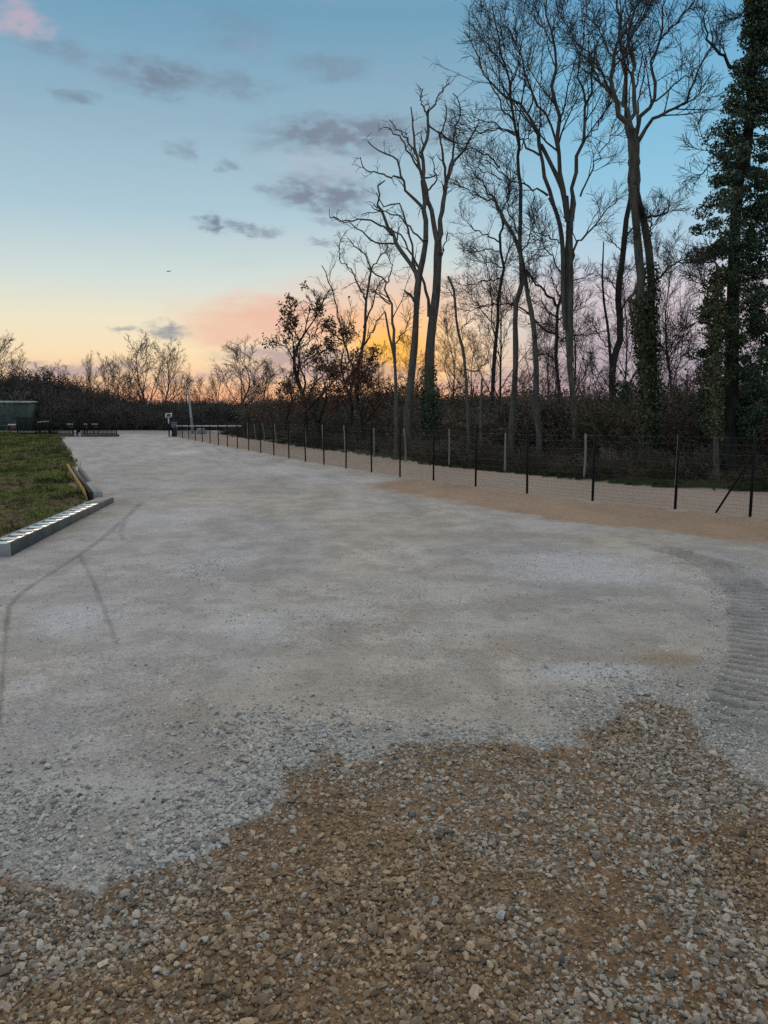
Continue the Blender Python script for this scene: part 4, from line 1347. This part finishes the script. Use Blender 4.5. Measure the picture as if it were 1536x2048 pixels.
def place_tree(name, data, px, base_y, top_y, label, group, wid=1.0, rot=None, seed=0, leaves=None):
    g = G(px, base_y)
    htop = P(px, top_y, g[1])[2]
    zz_ = np.empty(len(data[1].vertices) * 3, np.float32)
    data[1].vertices.foreach_get('co', zz_)
    k = htop / float(np.quantile(zz_[2::3], .998))
    root = empty(name, (g[0], g[1], float(zg(g[0], g[1])[0]) if g[1] < 120 else 0), label, 'tree', group)
    for nm, me in (('trunk', data[0]), ('crown', data[1])):
        o = link(nm, me, root)
        o.scale = (k * wid, k * wid, k)
        o.rotation_euler = (0, 0, rot if rot is not None else seed * 1.7)
    return root, k * wid, k


def dd(d, h):
    return (d[0], d[1], h)


FG = 'bare trees in the far treeline'
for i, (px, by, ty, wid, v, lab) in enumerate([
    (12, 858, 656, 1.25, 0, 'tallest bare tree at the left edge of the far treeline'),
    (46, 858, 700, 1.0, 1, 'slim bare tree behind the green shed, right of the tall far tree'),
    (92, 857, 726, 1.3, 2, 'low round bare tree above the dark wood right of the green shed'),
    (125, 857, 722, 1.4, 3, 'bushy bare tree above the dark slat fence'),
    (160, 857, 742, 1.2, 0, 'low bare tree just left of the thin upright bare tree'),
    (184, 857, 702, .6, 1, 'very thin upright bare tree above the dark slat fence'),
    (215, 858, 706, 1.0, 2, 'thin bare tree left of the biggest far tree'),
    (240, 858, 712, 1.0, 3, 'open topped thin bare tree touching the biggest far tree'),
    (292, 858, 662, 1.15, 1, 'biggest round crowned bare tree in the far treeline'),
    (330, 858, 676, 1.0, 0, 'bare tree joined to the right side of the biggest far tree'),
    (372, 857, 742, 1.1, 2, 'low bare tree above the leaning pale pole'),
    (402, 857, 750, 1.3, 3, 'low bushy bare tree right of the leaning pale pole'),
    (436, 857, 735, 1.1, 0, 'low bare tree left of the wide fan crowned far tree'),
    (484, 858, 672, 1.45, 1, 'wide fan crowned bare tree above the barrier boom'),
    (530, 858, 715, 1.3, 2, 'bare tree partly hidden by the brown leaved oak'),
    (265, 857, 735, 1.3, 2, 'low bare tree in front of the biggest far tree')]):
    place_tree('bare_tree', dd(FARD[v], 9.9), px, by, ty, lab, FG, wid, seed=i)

MG = 'bare trees deep in the wood'
mid = [(900, 880, 610, 1.0, 'bushy bare tree behind the twin stemmed dead tree, before the orange glow'), (945, 872, 650, 1.2, 'low bare tree between the slender leaning trunk and the broken pole'),
       (1000, 885, 480, .9, 'tall fine twigged tree behind the straight pale trunk'), 
       (1096, 886, 600, 1.0, 'fine twigged tree behind the kinked pale trunk'), (1140, 876, 520, 1.0, 'fine twigged tree behind the tallest oak'), (1180, 872, 690, 1.2, 'low purple grey bushy tree right of the tallest oak'),
(1240, 884, 500, .9, 'fine twigged tree behind the thin dead pole'), (1335, 886, 450, .9, 'fine twigged tree between the triple trunk and the big ivy tree'),
       (1350, 874, 700, 1.2, 'low purple grey bushy tree between the triple trunk and the ivy tree'), (1290, 888, 560, .9, 'fine twigged tree behind the triple trunk'),
       (1500, 885, 520, 1.0, 'fine twigged tree behind the big ivy tree'), (830, 874, 655, 1.2, 'low bare tree behind the left stem of the twin stemmed dead tree'), (760, 874, 690, 1.2, 'low bare tree below the brightest glow'),
       (1225, 870, 705, 1.4, 'low bushy tree behind the dark curved trunk'), (1100, 868, 690, 1.4, 'low bushy tree behind the dark knotted tree')]
for i, (px, by, ty, wid, lab) in enumerate(mid):
    place_tree('bare_tree', dd(MIDD[i % 4], 11.8), px, by, ty, lab, MG, wid, seed=i + 3)

# trees and shrubs that still hold brown leaves
LEAFD = [tree_data('leafy_tree', (361 + i, 10.0, .5, 13, .3, .018, (5, 4, 2), .14), M['bark_dark'], M['twig']) for i in range(2)]


def leafy(name, px, by, ty, wid, v, label, mat, count, size, group, low=0.0, hi=1.0, cat='tree', seed=0, clumpy=.5):
    root, kw, k = place_tree(name, dd(LEAFD[v], 9.9), px, by, ty, label, group, wid, seed=seed, rot=seed * 2.1)
    root['category'] = cat
    r = np.random.default_rng(500 + seed)
    e = LEAFD[v][2]
    a = seed * 2.1
    rot = np.array([[math.cos(a), -math.sin(a), 0], [math.sin(a), math.cos(a), 0], [0, 0, 1]])
    e = (e * np.array([kw, kw, k])) @ rot.T
    zt = e[:, 2].max()
    m = (e[:, 2] > low * zt) & (e[:, 2] < hi * zt)
    nf = fbm(e[:, 0], e[:, 2], .8, 3, seed + 90)
    m &= nf > np.quantile(nf, clumpy)
    e = e[m]
    c = e[r.integers(0, len(e), count)] + r.normal(0, .13, (count, 3)) + np.array(root.location)
    leaf_cards(r, c, np.zeros((count, 3)), size, mat, 'foliage', root, droop=.5)
    return root


LG = 'trees holding dry leaves by the fence'
leafy('oak_tree', 612, 889, 576, 1.5, 0, 'oak holding clumps of brown leaves at its top, left end of the wood', M['leaf_brown'], 1700, .16, LG, .45, 1, seed=1, clumpy=.6)
leafy('oak_tree', 700, 886, 600, .9, 1, 'narrow brown leaved oak right behind the russet shrubs', M['leaf_brown'], 800, .16, LG, .4, 1, seed=2, clumpy=.6)
leafy('beech_shrub', 640, 893, 705, 1.5, 1, 'russet leaved shrub under the brown leaved oak', M['leaf_red'], 2400, .13, LG, .0, 1, 'shrub', 3, .3)
leafy('beech_shrub', 725, 897, 690, 1.3, 0, 'dense russet leaved shrub left of the thin forked stem', M['leaf_red'], 2200, .13, LG, .0, 1, 'shrub', 4, .3)
leafy('beech_shrub', 572, 884, 730, 1.5, 0, 'smaller reddish leaved shrub at the left end of the wood', M['leaf_red'], 1500, .13, LG, .0, 1, 'shrub', 5, .4)


# undergrowth -----------------------------------------------------------------------
def brush_mesh(seed, leaves):
    r = np.random.default_rng(seed)
    mb = MB()
    K = 16
    O = np.c_[r.normal(0, .16, (K, 2)), np.zeros(K)]
    D = np.c_[r.normal(0, .5, (K, 2)), np.ones(K)]
    D /= np.linalg.norm(D, axis=1, keepdims=True)
    p0, r0 = grow(r, O, D, r.uniform(.5, 1.05, K), np.full(K, .010), 4, .16, .0)
    mb.tubes(p0, r0, 3)
    O, D, L, R = spawn(r, p0, r0, 6, .15, 1, .4, 1.2, .45, .7, .005, .1, .5)
    p1, r1 = grow(r, O, D, L, R, 3, .25, -.02, .6)
    mb.tubes(p1, r1, 3)
    O, D, L, R = spawn(r, p1, r1, 3, .2, 1, .4, 1.2, .6, .8, .0045, .08, .3)
    p2, r2 = grow(r, O, D, L, R, 2, .2, -.02, .7)
    mb.tubes(p2, r2, 3)
    if leaves:
        e = np.vstack([p2[:, -1], p1[:, -1]])
        c = e[r.integers(0, len(e), leaves)] + r.normal(0, .05, (leaves, 3))
        a = r.normal(size=(leaves, 3))
        a /= np.linalg.norm(a, axis=1, keepdims=True)
        u = np.cross(a, r.normal(size=(leaves, 3)))
        u /= np.linalg.norm(u, axis=1, keepdims=True)
        w = np.cross(a, u)
        s_ = .023
        V = np.stack([c - u * s_, c + w * s_ * .7, c + u * s_, c - w * s_ * .7], 1).reshape(-1, 3)
        i = np.arange(leaves)[:, None] * 4
        mb.raw(V, np.hstack([i, i + 1, i + 2, i + 3]))
    return mb.mesh('brush', M['brush'])


CB = shape_coll('brush', [brush_mesh(600 + i, (240, 90, 380, 160)[i]) for i in range(4)])


def brush_field(name, pts, hts, cols, seed):
    r = np.random.default_rng(seed)
    n = len(pts)
    return scatter(name, np.c_[pts, np.where(pts[:, 1] < 118, zg(pts[:, 0], pts[:, 1]), 0) - .05], np.c_[r.normal(0, .12, (n, 2)), r.uniform(0, 6.28, n)],
                   hts[:, None] * np.c_[r.uniform(.8, 1.4, (n, 2)), np.ones(n)], r.integers(0, 4, n), cols, CB)


def forest_pts(n, depth0, depth1, pw=1.0):
    """points behind the wood edge at a set distance from it"""
    seg = np.r_[0, np.cumsum(np.linalg.norm(np.diff(EL, axis=0), axis=1))]
    s_ = rng.uniform(0, seg[-1], n)
    ex = np.interp(s_, seg, EL[:, 0])
    ey = np.interp(s_, seg, EL[:, 1])
    d = depth0 + (depth1 - depth0) * rng.uniform(0, 1, n) ** pw
    return np.c_[ex + d * .45, ey + d * .9]


pts = np.vstack([forest_pts(500, 1.2, 6, 1.0), forest_pts(2100, 7, 16, 1.0), forest_pts(2600, 12, 42, 1.0)])
n = len(pts)
dep = np.r_[np.full(500, -1), np.zeros(2100), np.ones(2600)]
tall = fbm(pts[:, 0], pts[:, 1], .13, 3, 68)
h = np.where(dep < -.5, rng.uniform(.35, .9, n), np.where(dep < .5, rng.uniform(.9, 2.2, n), rng.uniform(2.0, 3.4, n))) * (.30 + 1.4 * tall) * np.exp(rng.normal(0, .2, n))
colb = np.array([.135, .108, .085]) * np.exp(rng.normal(0, .3, (n, 1)))
gr = rng.uniform(size=n) < .25
colb[gr] = np.array([.095, .095, .055]) * np.exp(rng.normal(0, .2, (gr.sum(), 1)))
brush_field('undergrowth', pts, h, colb, 5)

# far woodland band
npt = 3600
xx = rng.uniform(-78, 45, npt)
yy = rng.uniform(106, 134, npt)
pts = np.c_[xx, yy]
left = sstep(-38, -56, xx)
h = (3.9 + 3.4 * left + .9 * (fbm(xx, yy, .12, 3, 69) - .5)) * np.exp(rng.normal(0, .10, npt)) * .92
h *= np.where(rng.uniform(size=npt) < .3, .55, 1)
colb = np.array([.105, .098, .086]) * np.exp(rng.normal(0, .25, (npt, 1)))
brush_field('woodland', pts, h * 1.0, colb, 6)

# ------------------------------------------------------------------ fences
def zat(p):
    return float(zg(p[0], p[1])[0])


fp = [G(*q) for q in FENCE_PX] + [G(1672, 1053)]
fp = [np.array([q[0], q[1], zat(q)]) for q in fp]
FH = 2.0
root = empty('metal_fence', fp[-3], 'dark green post and welded mesh fence along the right side of the yard', 'fence')
mb0 = MB()
mb0.tubes(np.array([[(0, 0, -.3), (0, 0, FH + .06)]]), np.full((1, 2), .036), 8, True)
pm = mb0.mesh('post', M['metal_dark'], True)
for q in fp:
    o = link('post', pm, root)
    o.rotation_euler = (rng.normal(0, .012), rng.normal(0, .012), 0)
    o.location = np.array(q) - fp[-3]
for a, b in zip(fp[:-1], fp[1:]):
    L = np.linalg.norm((b - a)[:2])
    nv = max(int(round(L / .055)), 3)
    Pt = []
    t = np.linspace(0, 1, nv + 1)[1:-1]
    off = np.array([0, 0, 0])
    for k in t:
        p = a * (1 - k) + b * k
        Pt.append([p + [0, 0, .05], p + [0, 0, FH]])
    mw = MB()
    mw.tubes(np.array(Pt), np.full((len(Pt), 2), .0017), 3)
    Ht = []
    for z_ in np.arange(.06, FH + .01, .1):
        Ht.append([a + [0, 0, z_], b + [0, 0, z_]])
    mw.tubes(np.array(Ht), np.full((len(Ht), 2), .0021), 3)
    o = mw.build('wire_mesh', M['wire'], root)
    o['kind'] = 'stuff'
# diagonal brace by the last post
mbr = MB()
ba = G(1427, 1027)
ba[2] = zat(ba)
mbr.tubes(np.array([[ba - [0, 0, .1], fp[-2] + [-.02, -.03, 1.55]]]), np.full((1, 2), .026), 8, True)
mbr.build('brace', M['metal_dark'], root, True)

# second, rustic fence at the foot of the wood
ST = [(497, 878.5, 846), (513, 881, 848), (529, 883, 847), (553, 886.5, 847), (579, 890.5, 848), (612, 895, 849), (647, 900, 849), (690, 905.5, 851), (748, 914, 856), (812, 923, 857), (898, 932.5, 858), (1010, 945, 866),
      (1168, 959, 867), (1352, 974, 870), (1590, 990, 872)]
sp3 = []
r = np.random.default_rng(3)
g0 = G(898, 932.5)
root = empty('stake_fence', (g0[0], g0[1], zat(g0)), 'rustic wire fence on pale cleft wooden stakes along the foot of the wood', 'fence')
tops = []
for px, by, ty in ST:
    g = G(px, by)
    g[2] = zat(g)
    t = P(px + (px - 900) * .011 + r.normal(0, 1.2), ty, g[1])
    t[2] = min(t[2], g[2] + 1.95)
    md_ = (g + t) / 2 + [r.normal(0, .025), r.normal(0, .02), 0]
    pts_ = smooth_line([g - [0, 0, .2], g * .6 + md_ * .4, md_, t], 7)
    mb = MB()
    mb.tubes(pts_[None], (np.array([.044, .048, .043, .045, .041, .038, .032]) * r.uniform(.85, 1.15) * (1.25 if px > 1300 else 1))[None], 6, True)
    mb.build('stake', M['stake'], root, False)
    tops.append((g, t))
for zf in (.12, .3, .48, .66, .84, .97):
    Pt = []
    for (g1_, t1_), (g2_, t2_) in zip(tops[:-1], tops[1:]):
        a, b = g1_ * (1 - zf) + t1_ * zf, g2_ * (1 - zf) + t2_ * zf
        m_ = (a + b) / 2 - [0, 0, .025]
        Pt.append([a + [0, -.05, 0], m_ + [0, -.05, 0], b + [0, -.05, 0]])
    mb = MB()
    mb.tubes(np.array(Pt), np.full((len(Pt), 3), .0035), 3)
    mb.build('wire', M['galv'], root)

# fallen branch
a, b = G(900, 918), G(1046, 942)
pts_ = smooth_line([a + [0, .5, .25], (a * .65 + b * .35) + [0, .3, .2], (a * .3 + b * .7) + [0, .2, .12], b + [0, .15, .05]], 9)
mb = MB()
mb.tubes(pts_[None], np.linspace(.035, .075, 9)[None], 7, True)
fb = empty('fallen_branch', b, 'pale fallen branch lying at the foot of the wood behind the stake fence', 'branch')
mb.build('limb', M['stake'], fb, True)
q = pts_[5]
mb = MB()
mb.tubes(np.array([smooth_line([q, q + [.15, -.1, .25], q + [-.1, -.05, .5]], 4)]), np.linspace(.03, .012, 4)[None], 5, True)
mb.build('side_shoot', M['stake'], fb, True)

# ------------------------------------------------------------------ concrete channels beside the lawn
def channel(nm, A, B, w, h, label, group, drop=0.0):
    """open trough from A to B; width to the left of A->B"""
    A, B = np.array([A[0], A[1], zat(A)]), np.array([B[0], B[1], zat(A) - drop])
    d = (B - A)
    L = np.linalg.norm(d[:2])
    d = d / L
    d = d / np.linalg.norm(d)
    s_ = np.array([-d[1], d[0], 0]) / math.hypot(d[0], d[1])
    root = empty(nm, A, label, 'drainage channel', group)
    up = np.array([0, 0, 1])

    def part(name, mat, a0, a1, b0, b1, z0, z1, par=root):
        mb = MB()
        c = A + d * (a0 + a1) / 2 + s_ * (b0 + b1) / 2 + up * (z0 + z1) / 2
        mb.box(c, (a1 - a0, b1 - b0, z1 - z0), d)
        o = mb.build(name, mat, par, origin=A)
        bv = o.modifiers.new('bevel', 'BEVEL')
        bv.width = .008
        bv.segments = 1
        return o
    return root, part, L


c1, part, L1 = channel('drainage_channel', CHAN_A, CHAN_B, .44, .29, 'long grey concrete channel edging the lawn, its top set with white mirror panels standing in for water reflecting the sky', 'concrete channels beside the lawn', .09)
W1, H1 = .46, .235
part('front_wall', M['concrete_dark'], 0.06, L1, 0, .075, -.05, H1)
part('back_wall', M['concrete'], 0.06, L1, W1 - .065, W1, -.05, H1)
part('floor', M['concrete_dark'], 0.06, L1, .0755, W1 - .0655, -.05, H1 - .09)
part('end_wall', M['concrete'], 0, .0595, -.003, W1 + .003, -.05, H1 + .004)
part('cover_plate', M['concrete'], L1 * .835, L1 + .003, .0757, W1 - .0657, H1 - .0895, H1 + .003)
nt = 13
p_ = L1 * .82 / nt
for k in range(nt):
    a0 = .12 + k * p_
    part('water_mirror_panel', M['water_mirror'], a0, a0 + p_ * .78, .080, W1 - .070, H1 - .0895, H1 - .002)  # cells of water, drawn as white mirror panels for the sky's reflection
    part('rung', M['concrete_dark'], a0 + p_ * .84, a0 + p_ * .94, .0757, W1 - .0657, H1 - .0895, H1 - .05)

B_A, B_B = G(206, 1001), G(162, 945)
c2, part, L2 = channel('drainage_channel', B_A, B_B, .5, .3, 'short concrete channel with dark open slots, ending against the long channel of white mirror panels', 'concrete channels beside the lawn')
W2, H2 = .38, .26
part('front_wall', M['concrete'], 0, L2 * .34, 0, .13, -.05, H2)
part('low_wall', M['concrete'], L2 * .3402, L2, .002, .128, -.05, .09)
part('back_wall', M['slot'], 0, L2, W2 - .12, W2, -.05, H2)  # interior painted near-black for the shade behind the teeth
part('floor', M['slot'], 0.02, L2 - .02, .1305, W2 - .1205, -.05, .05)
part('cover_plate', M['concrete'], -.003, L2 * .3, .1307, W2 - .1207, .051, H2 + .003)
ns = 11
for k in range(ns):
    a0 = L2 * .32 + k * (L2 * .68 / ns)
    part('tooth', M['concrete'], a0 + .26, a0 + .40, .004, .126, .0905, H2 - .01)
# ochre board standing along the lawn side
d = (B_B - B_A) / np.linalg.norm(B_B - B_A)
s_ = np.array([-d[1], d[0], 0])
mb = MB()
z0 = zat(B_A)
mb.box(B_A + d * (L2 / 2 + .05) + s_ * (W2 + .09) + [0, 0, z0 + .17], (L2 * 1.02, .06, .42), d + np.array([0, 0, .0]), np.array([0, 0, 1]) + s_ * .25)
bo = mb.build('wooden_board', M['wood_tan'], origin=np.array([B_A[0], B_A[1], z0]))
tag(bo, 'long ochre yellow wooden board leaning along the lawn side of the short slotted channel', 'board')

# ------------------------------------------------------------------ far end of the yard
def at(px, py, Y):
    return P(px, py, Y)


def wbox(mb, px0, px1, py0, py1, Y, depth):
    a, b = P(px0, py1, Y), P(px1, py0, Y)
    mb.box(((a + b) / 2) + [0, depth / 2, 0], (abs(b[0] - a[0]), depth, abs(b[2] - a[2])))


# green shed at far left
YS = 99.0
gs = G(30, 861.5)
YS = gs[1]
a, b = P(-160, 861.5, YS), P(57, 806, YS)
root = empty('shed', (a[0], YS, 0), 'dark green sheet metal shed with a pale roof edge at the far left', 'shed')
Wd, Hh = b[0] - a[0], b[2]
mb = MB()
mb.box((a[0] + Wd / 2, YS + 1.2, Hh / 2 - .2), (Wd, 2.4, Hh + .2))
mb.build('wall', M['shed'], root)
mb = MB()
for k in np.arange(a[0] + .15, b[0] - .05, .3):
    mb.box((k, YS - .022, Hh / 2), (.09, .04, Hh - .1))
o = mb.build('sheet_ribs', M['shed'], root)
o['kind'] = 'stuff'
mb = MB()
mb.box((a[0] + Wd / 2, YS + 1.2, Hh + .14), (Wd + .16, 2.7, .26))
mb.build('roof', M['roof_pale'], root)

# dark slat fence on a kerb, left of the entrance
YF = G(170, 873.2)[1]
posts = [36, 102, 157, 233]
A3 = [P(q, 873, YF) for q in posts]
root = empty('slat_fence', (A3[1][0], YF, 0), 'dark green upright slat fence on a low kerb at the far left of the yard', 'fence')
hf = P(157, 834, YF)[2]
for q, wpx in zip(A3, (.1, .1, .26, .1)):
    mb = MB()
    mb.box((q[0], YF, hf / 2 + .05), (wpx, .12, hf + .1))
    mb.build('post', M['metal_dark'], root)
for q0, q1 in zip(A3[:-1], A3[1:]):
    mb = MB()
    for k in np.arange(q0[0] + .16, q1[0] - .1, .135):
        mb.box((k, YF + .02, .25 + (hf - .3) / 2), (.075, .02, hf - .3))
    o = mb.build('slat_infill', M['metal_dark'], root)
    o['kind'] = 'stuff'
    for zz_ in (.3, hf - .12):
        mb = MB()
        mb.box(((q0[0] + q1[0]) / 2, YF + .06, zz_), (q1[0] - q0[0] - .14, .04, .06))
        mb.build('rail', M['metal_dark'], root)
kb = MB()
x0, x1 = P(112, 873, YF)[0], P(238, 873, YF)[0]
kb.box(((x0 + x1) / 2, YF, .1), (x1 - x0, .3, .3))
tag(kb.build('kerb', M['concrete_dark'], origin=(x0, YF, 0)), kind='structure')

# white marker post and pale block at the kerb
yk = YF - .6
mp = P(151, 873.5, yk)
mb = MB()
mb.tubes(np.array([[(mp[0], yk, -.1), (mp[0], yk, .62), (mp[0], yk, .66)]]), np.array([[.06, .06, .03]]), 8, True)
rt = empty('marker_post', (mp[0], yk, 0), 'short white marker post in front of the dark slat fence', 'post')
mb.build('shaft', M['white_paint'], rt, True)
mb = MB()
mb.tubes(np.array([[(mp[0], yk, .40), (mp[0], yk, .50)]]), np.full((1, 2), .0635), 8, True)
mb.build('band', M['blue_grey'], rt, True)


def rock(px, by, wpx, hpx, Y, mat, name, label, cat, seed, step=False):
    c = P(px, by, Y)
    w, h = wpx / FPX * Y, hpx / FPX * Y
    if step:
        mb = MB()
        mb.box((c[0] - w * .12, Y, h / 2 - .05), (w * .76, w * .6, h + .1))
        mb.box((c[0] + w * .38, Y + .03, h * .33 - .05), (w * .24, w * .5, h * .66 + .1))
    else:
        r_ = np.random.default_rng(seed)
        mb = MB()
        V = []
        for z_, k in ((-.05, 1.0), (h * .5, .85), (h, .4)):
            for a_ in np.arange(7) * 6.283 / 7:
                q = r_.uniform(.8, 1.15) * k * w / 2
                V.append((c[0] + q * math.cos(a_) - .1 * z_, Y + q * math.sin(a_), z_ * r_.uniform(.9, 1.05)))
        Q = [[i + 7 * l, (i + 1) % 7 + 7 * l, (i + 1) % 7 + 7 * (l + 1), i + 7 * (l + 1)] for l in (0, 1) for i in range(7)]
        mb.raw(V, Q, [[14, 14 + k, 15 + k] for k in range(1, 6)])
    o = mb.build(name, mat, origin=(c[0], Y, 0))
    bv = o.modifiers.new('bevel', 'BEVEL')
    bv.width = .03
    return tag(o, label, cat)


rock(160, 873.5, 8, 9, YF - .9, M['concrete'], 'concrete_lump', 'pale broken lump of concrete beside the short white marker post', 'rubble', 3)
yb = G(404, 868.6)[1]
rock(404, 868.6, 18, 12, yb, M['concrete'], 'concrete_block', 'pale stepped concrete block on the road behind the barrier boom', 'block', 4, True)

# red and white boards beyond the slat fence
for i, (px, py, w_, lab) in enumerate([(24, 852, 15, 'faded red and white board low in front of the green shed'), (140, 851, 13, 'red and white traffic board left of the thick dark fence post'),
                                       (171, 851, 9, 'small white topped traffic board just right of the thick dark fence post'), (190, 851, 12, 'red and white traffic board farthest right behind the slat fence')]):
    Yb = YF + 9 + i * .7
    root = empty('traffic_board', (P(px, py, Yb)[0], Yb, 0), lab, 'traffic barrier', 'boards behind the slat fence')
    top = P(px, py - 4, Yb)[2]
    ww = w_ / FPX * Yb
    X0 = P(px, py, Yb)[0]
    mb = MB()
    mb.box((X0, Yb, top - .08), (ww, .04, .16))
    mb.build('white_board', M['white_paint'], root)
    mb = MB()
    mb.box((X0 + .1, Yb, top - .42), (ww * .7, .04, .3))
    mb.build('red_board', M['red_paint'], root)
    for s2 in (-1, 1):
        mb = MB()
        mb.box((X0 + s2 * ww * .32, Yb + .05, top / 2), (.05, .05, top))
        mb.build('leg', M['metal_dark'], root)
# white lopsided board above the fence corner
Yw = YF + 7
a, b = P(75, 844.6, Yw), P(99, 842.5, Yw)
root = empty('white_trestle', ((a[0] + b[0]) / 2, Yw, 0), 'white slightly tilted bar on dark legs between the shed and the slat fence', 'trestle')
mb = MB()
mb.bar(a, b, .08, .15)
mb.build('bar', M['white_paint'], root)
for k in (.12, .88):
    q = a * (1 - k) + b * k
    mb = MB()
    mb.box((q[0], Yw + .09, q[2] / 2), (.08, .08, q[2]))
    mb.build('leg', M['metal_dark'], root)

# barrier with its solar panel
YB = G(347, 873.5)[1]
bx = P(347, 873.5, YB)[0]
root = empty('road_barrier', (bx, YB, 0), 'road barrier with dark blue cabinet and a lowered white boom across the exit', 'barrier')
mb = MB()
wbox(mb, 343.5, 351.5, 849, 875, YB, .45)
o = mb.build('cabinet', M['blue_dark'], root)
o.modifiers.new('bevel', 'BEVEL').width = .04
mb = MB()
wbox(mb, 341.5, 351.5, 844.2, 848.8, YB - .04, .53)
o = mb.build('hood', M['blue_grey'], root)
o.modifiers.new('bevel', 'BEVEL').width = .05
hb = P(347.5, 852, YB - .2)
mb = MB()
mb.tubes(np.array([[hb + [0, -.14, 0], hb + [0, .14, 0]]]), np.full((1, 2), .26), 14, True)
mb.build('motor_housing', M['blue_grey'], root, True)
ba_, bb_ = P(351, 852, YB - .2), P(484, 852.2, YB - .2)
mb = MB()
mb.tubes(np.array([[ba_ - [.15, 0, 0], bb_]]), np.full((1, 2), .075), 8, True)
mb.build('boom', M['white_paint'], root, True)
mb = MB()
mb.box(bb_ + [.04, 0, 0], (.12, .2, .2))
mb.build('boom_tip', M['metal_dark'], root)
rp = P(486, 852, YB - .2)
mb = MB()
mb.box((rp[0] + .25, YB - .1, rp[2] / 2 + .1), (.16, .16, rp[2] + .3))
mb.build('rest_post', M['metal_dark'], root)

root = empty('solar_post', (P(338.5, 873.5, YB)[0], YB - .1, 0), 'small tilted solar panel on a black and white post left of the barrier cabinet', 'solar panel')
X0 = P(338.5, 860, YB)[0]
for nm, mat, z0_, z1_, x_ in (('white_shaft', M['white_paint'], 1.32, 1.95, X0), ('dark_shaft', M['metal_dark'], -.1, 1.32, X0), ('white_foot', M['white_paint'], -.1, .62, X0 + .22), ('neck', M['metal_dark'], 1.95, 2.3, X0 + .05), ('dark_upright', M['metal_dark'], .62, 1.3, X0 + .22)):
    mb = MB()
    mb.tubes(np.array([[(x_, YB - .1, z0_), (x_, YB - .1, z1_)]]), np.full((1, 2), .065), 8, True)
    mb.build(nm, mat, root, True)
pc = P(337.2, 830.5, YB - .15)
upv = np.array([0, .5, .87])
mb = MB()
mb.box(pc, (.66, .05, .46), (1, 0, 0.05), upv)
mb.build('panel_frame', M['white_paint'], root)
mb = MB()
mb.box(pc + np.array([0, -.87, .5]) * .022, (.42, .03, .36), (1, 0, 0.05), upv)
mb.build('panel_cell', M['cell'], root)

# leaning pale pole
yp = G(386, 867.5)[1]
g = G(386, 867.5)
tp = P(375.5, 772, yp)
mb = MB()
pp_ = smooth_line([g - [0, 0, .3], (g + tp) / 2, tp], 5)
mb.tubes(pp_[None], np.linspace(.17, .09, 5)[None], 9, True)
root = empty('utility_pole', (g[0], g[1], 0), 'leaning pale grey pole behind the barrier boom', 'pole')
mb.build('shaft', M['pole'], root, True)
mb = MB()
mb.tubes(np.array([[tp - [0, 0, .35], tp - [0, 0, .2]]]), np.full((1, 2), .105), 9, True)
mb.build('collar', M['metal_dark'], root, True)

# distant aircraft
ap = P(337, 543, 1500.0)
root = empty('aircraft', ap, 'tiny dark aircraft far off in the pale sky above the treeline', 'aircraft')
mb = MB()
mb.tubes(np.array([[ap + [-4, 0, -.4], ap + [-3, 0, -.2], ap + [2.5, 0, .4], ap + [4.4, 0, .8]]]), np.array([[.2, .6, .6, .15]]), 8, True)
mb.build('fuselage', M['air'], root, True)
mb = MB()
mb.box(ap + [0, 0, .3], (1.6, 11, .2))
mb.build('wing', M['air'], root)
mb = MB()
mb.box(ap + [3.9, 0, 1.4], (.9, .2, 1.6))
mb.build('tail_fin', M['air'], root)
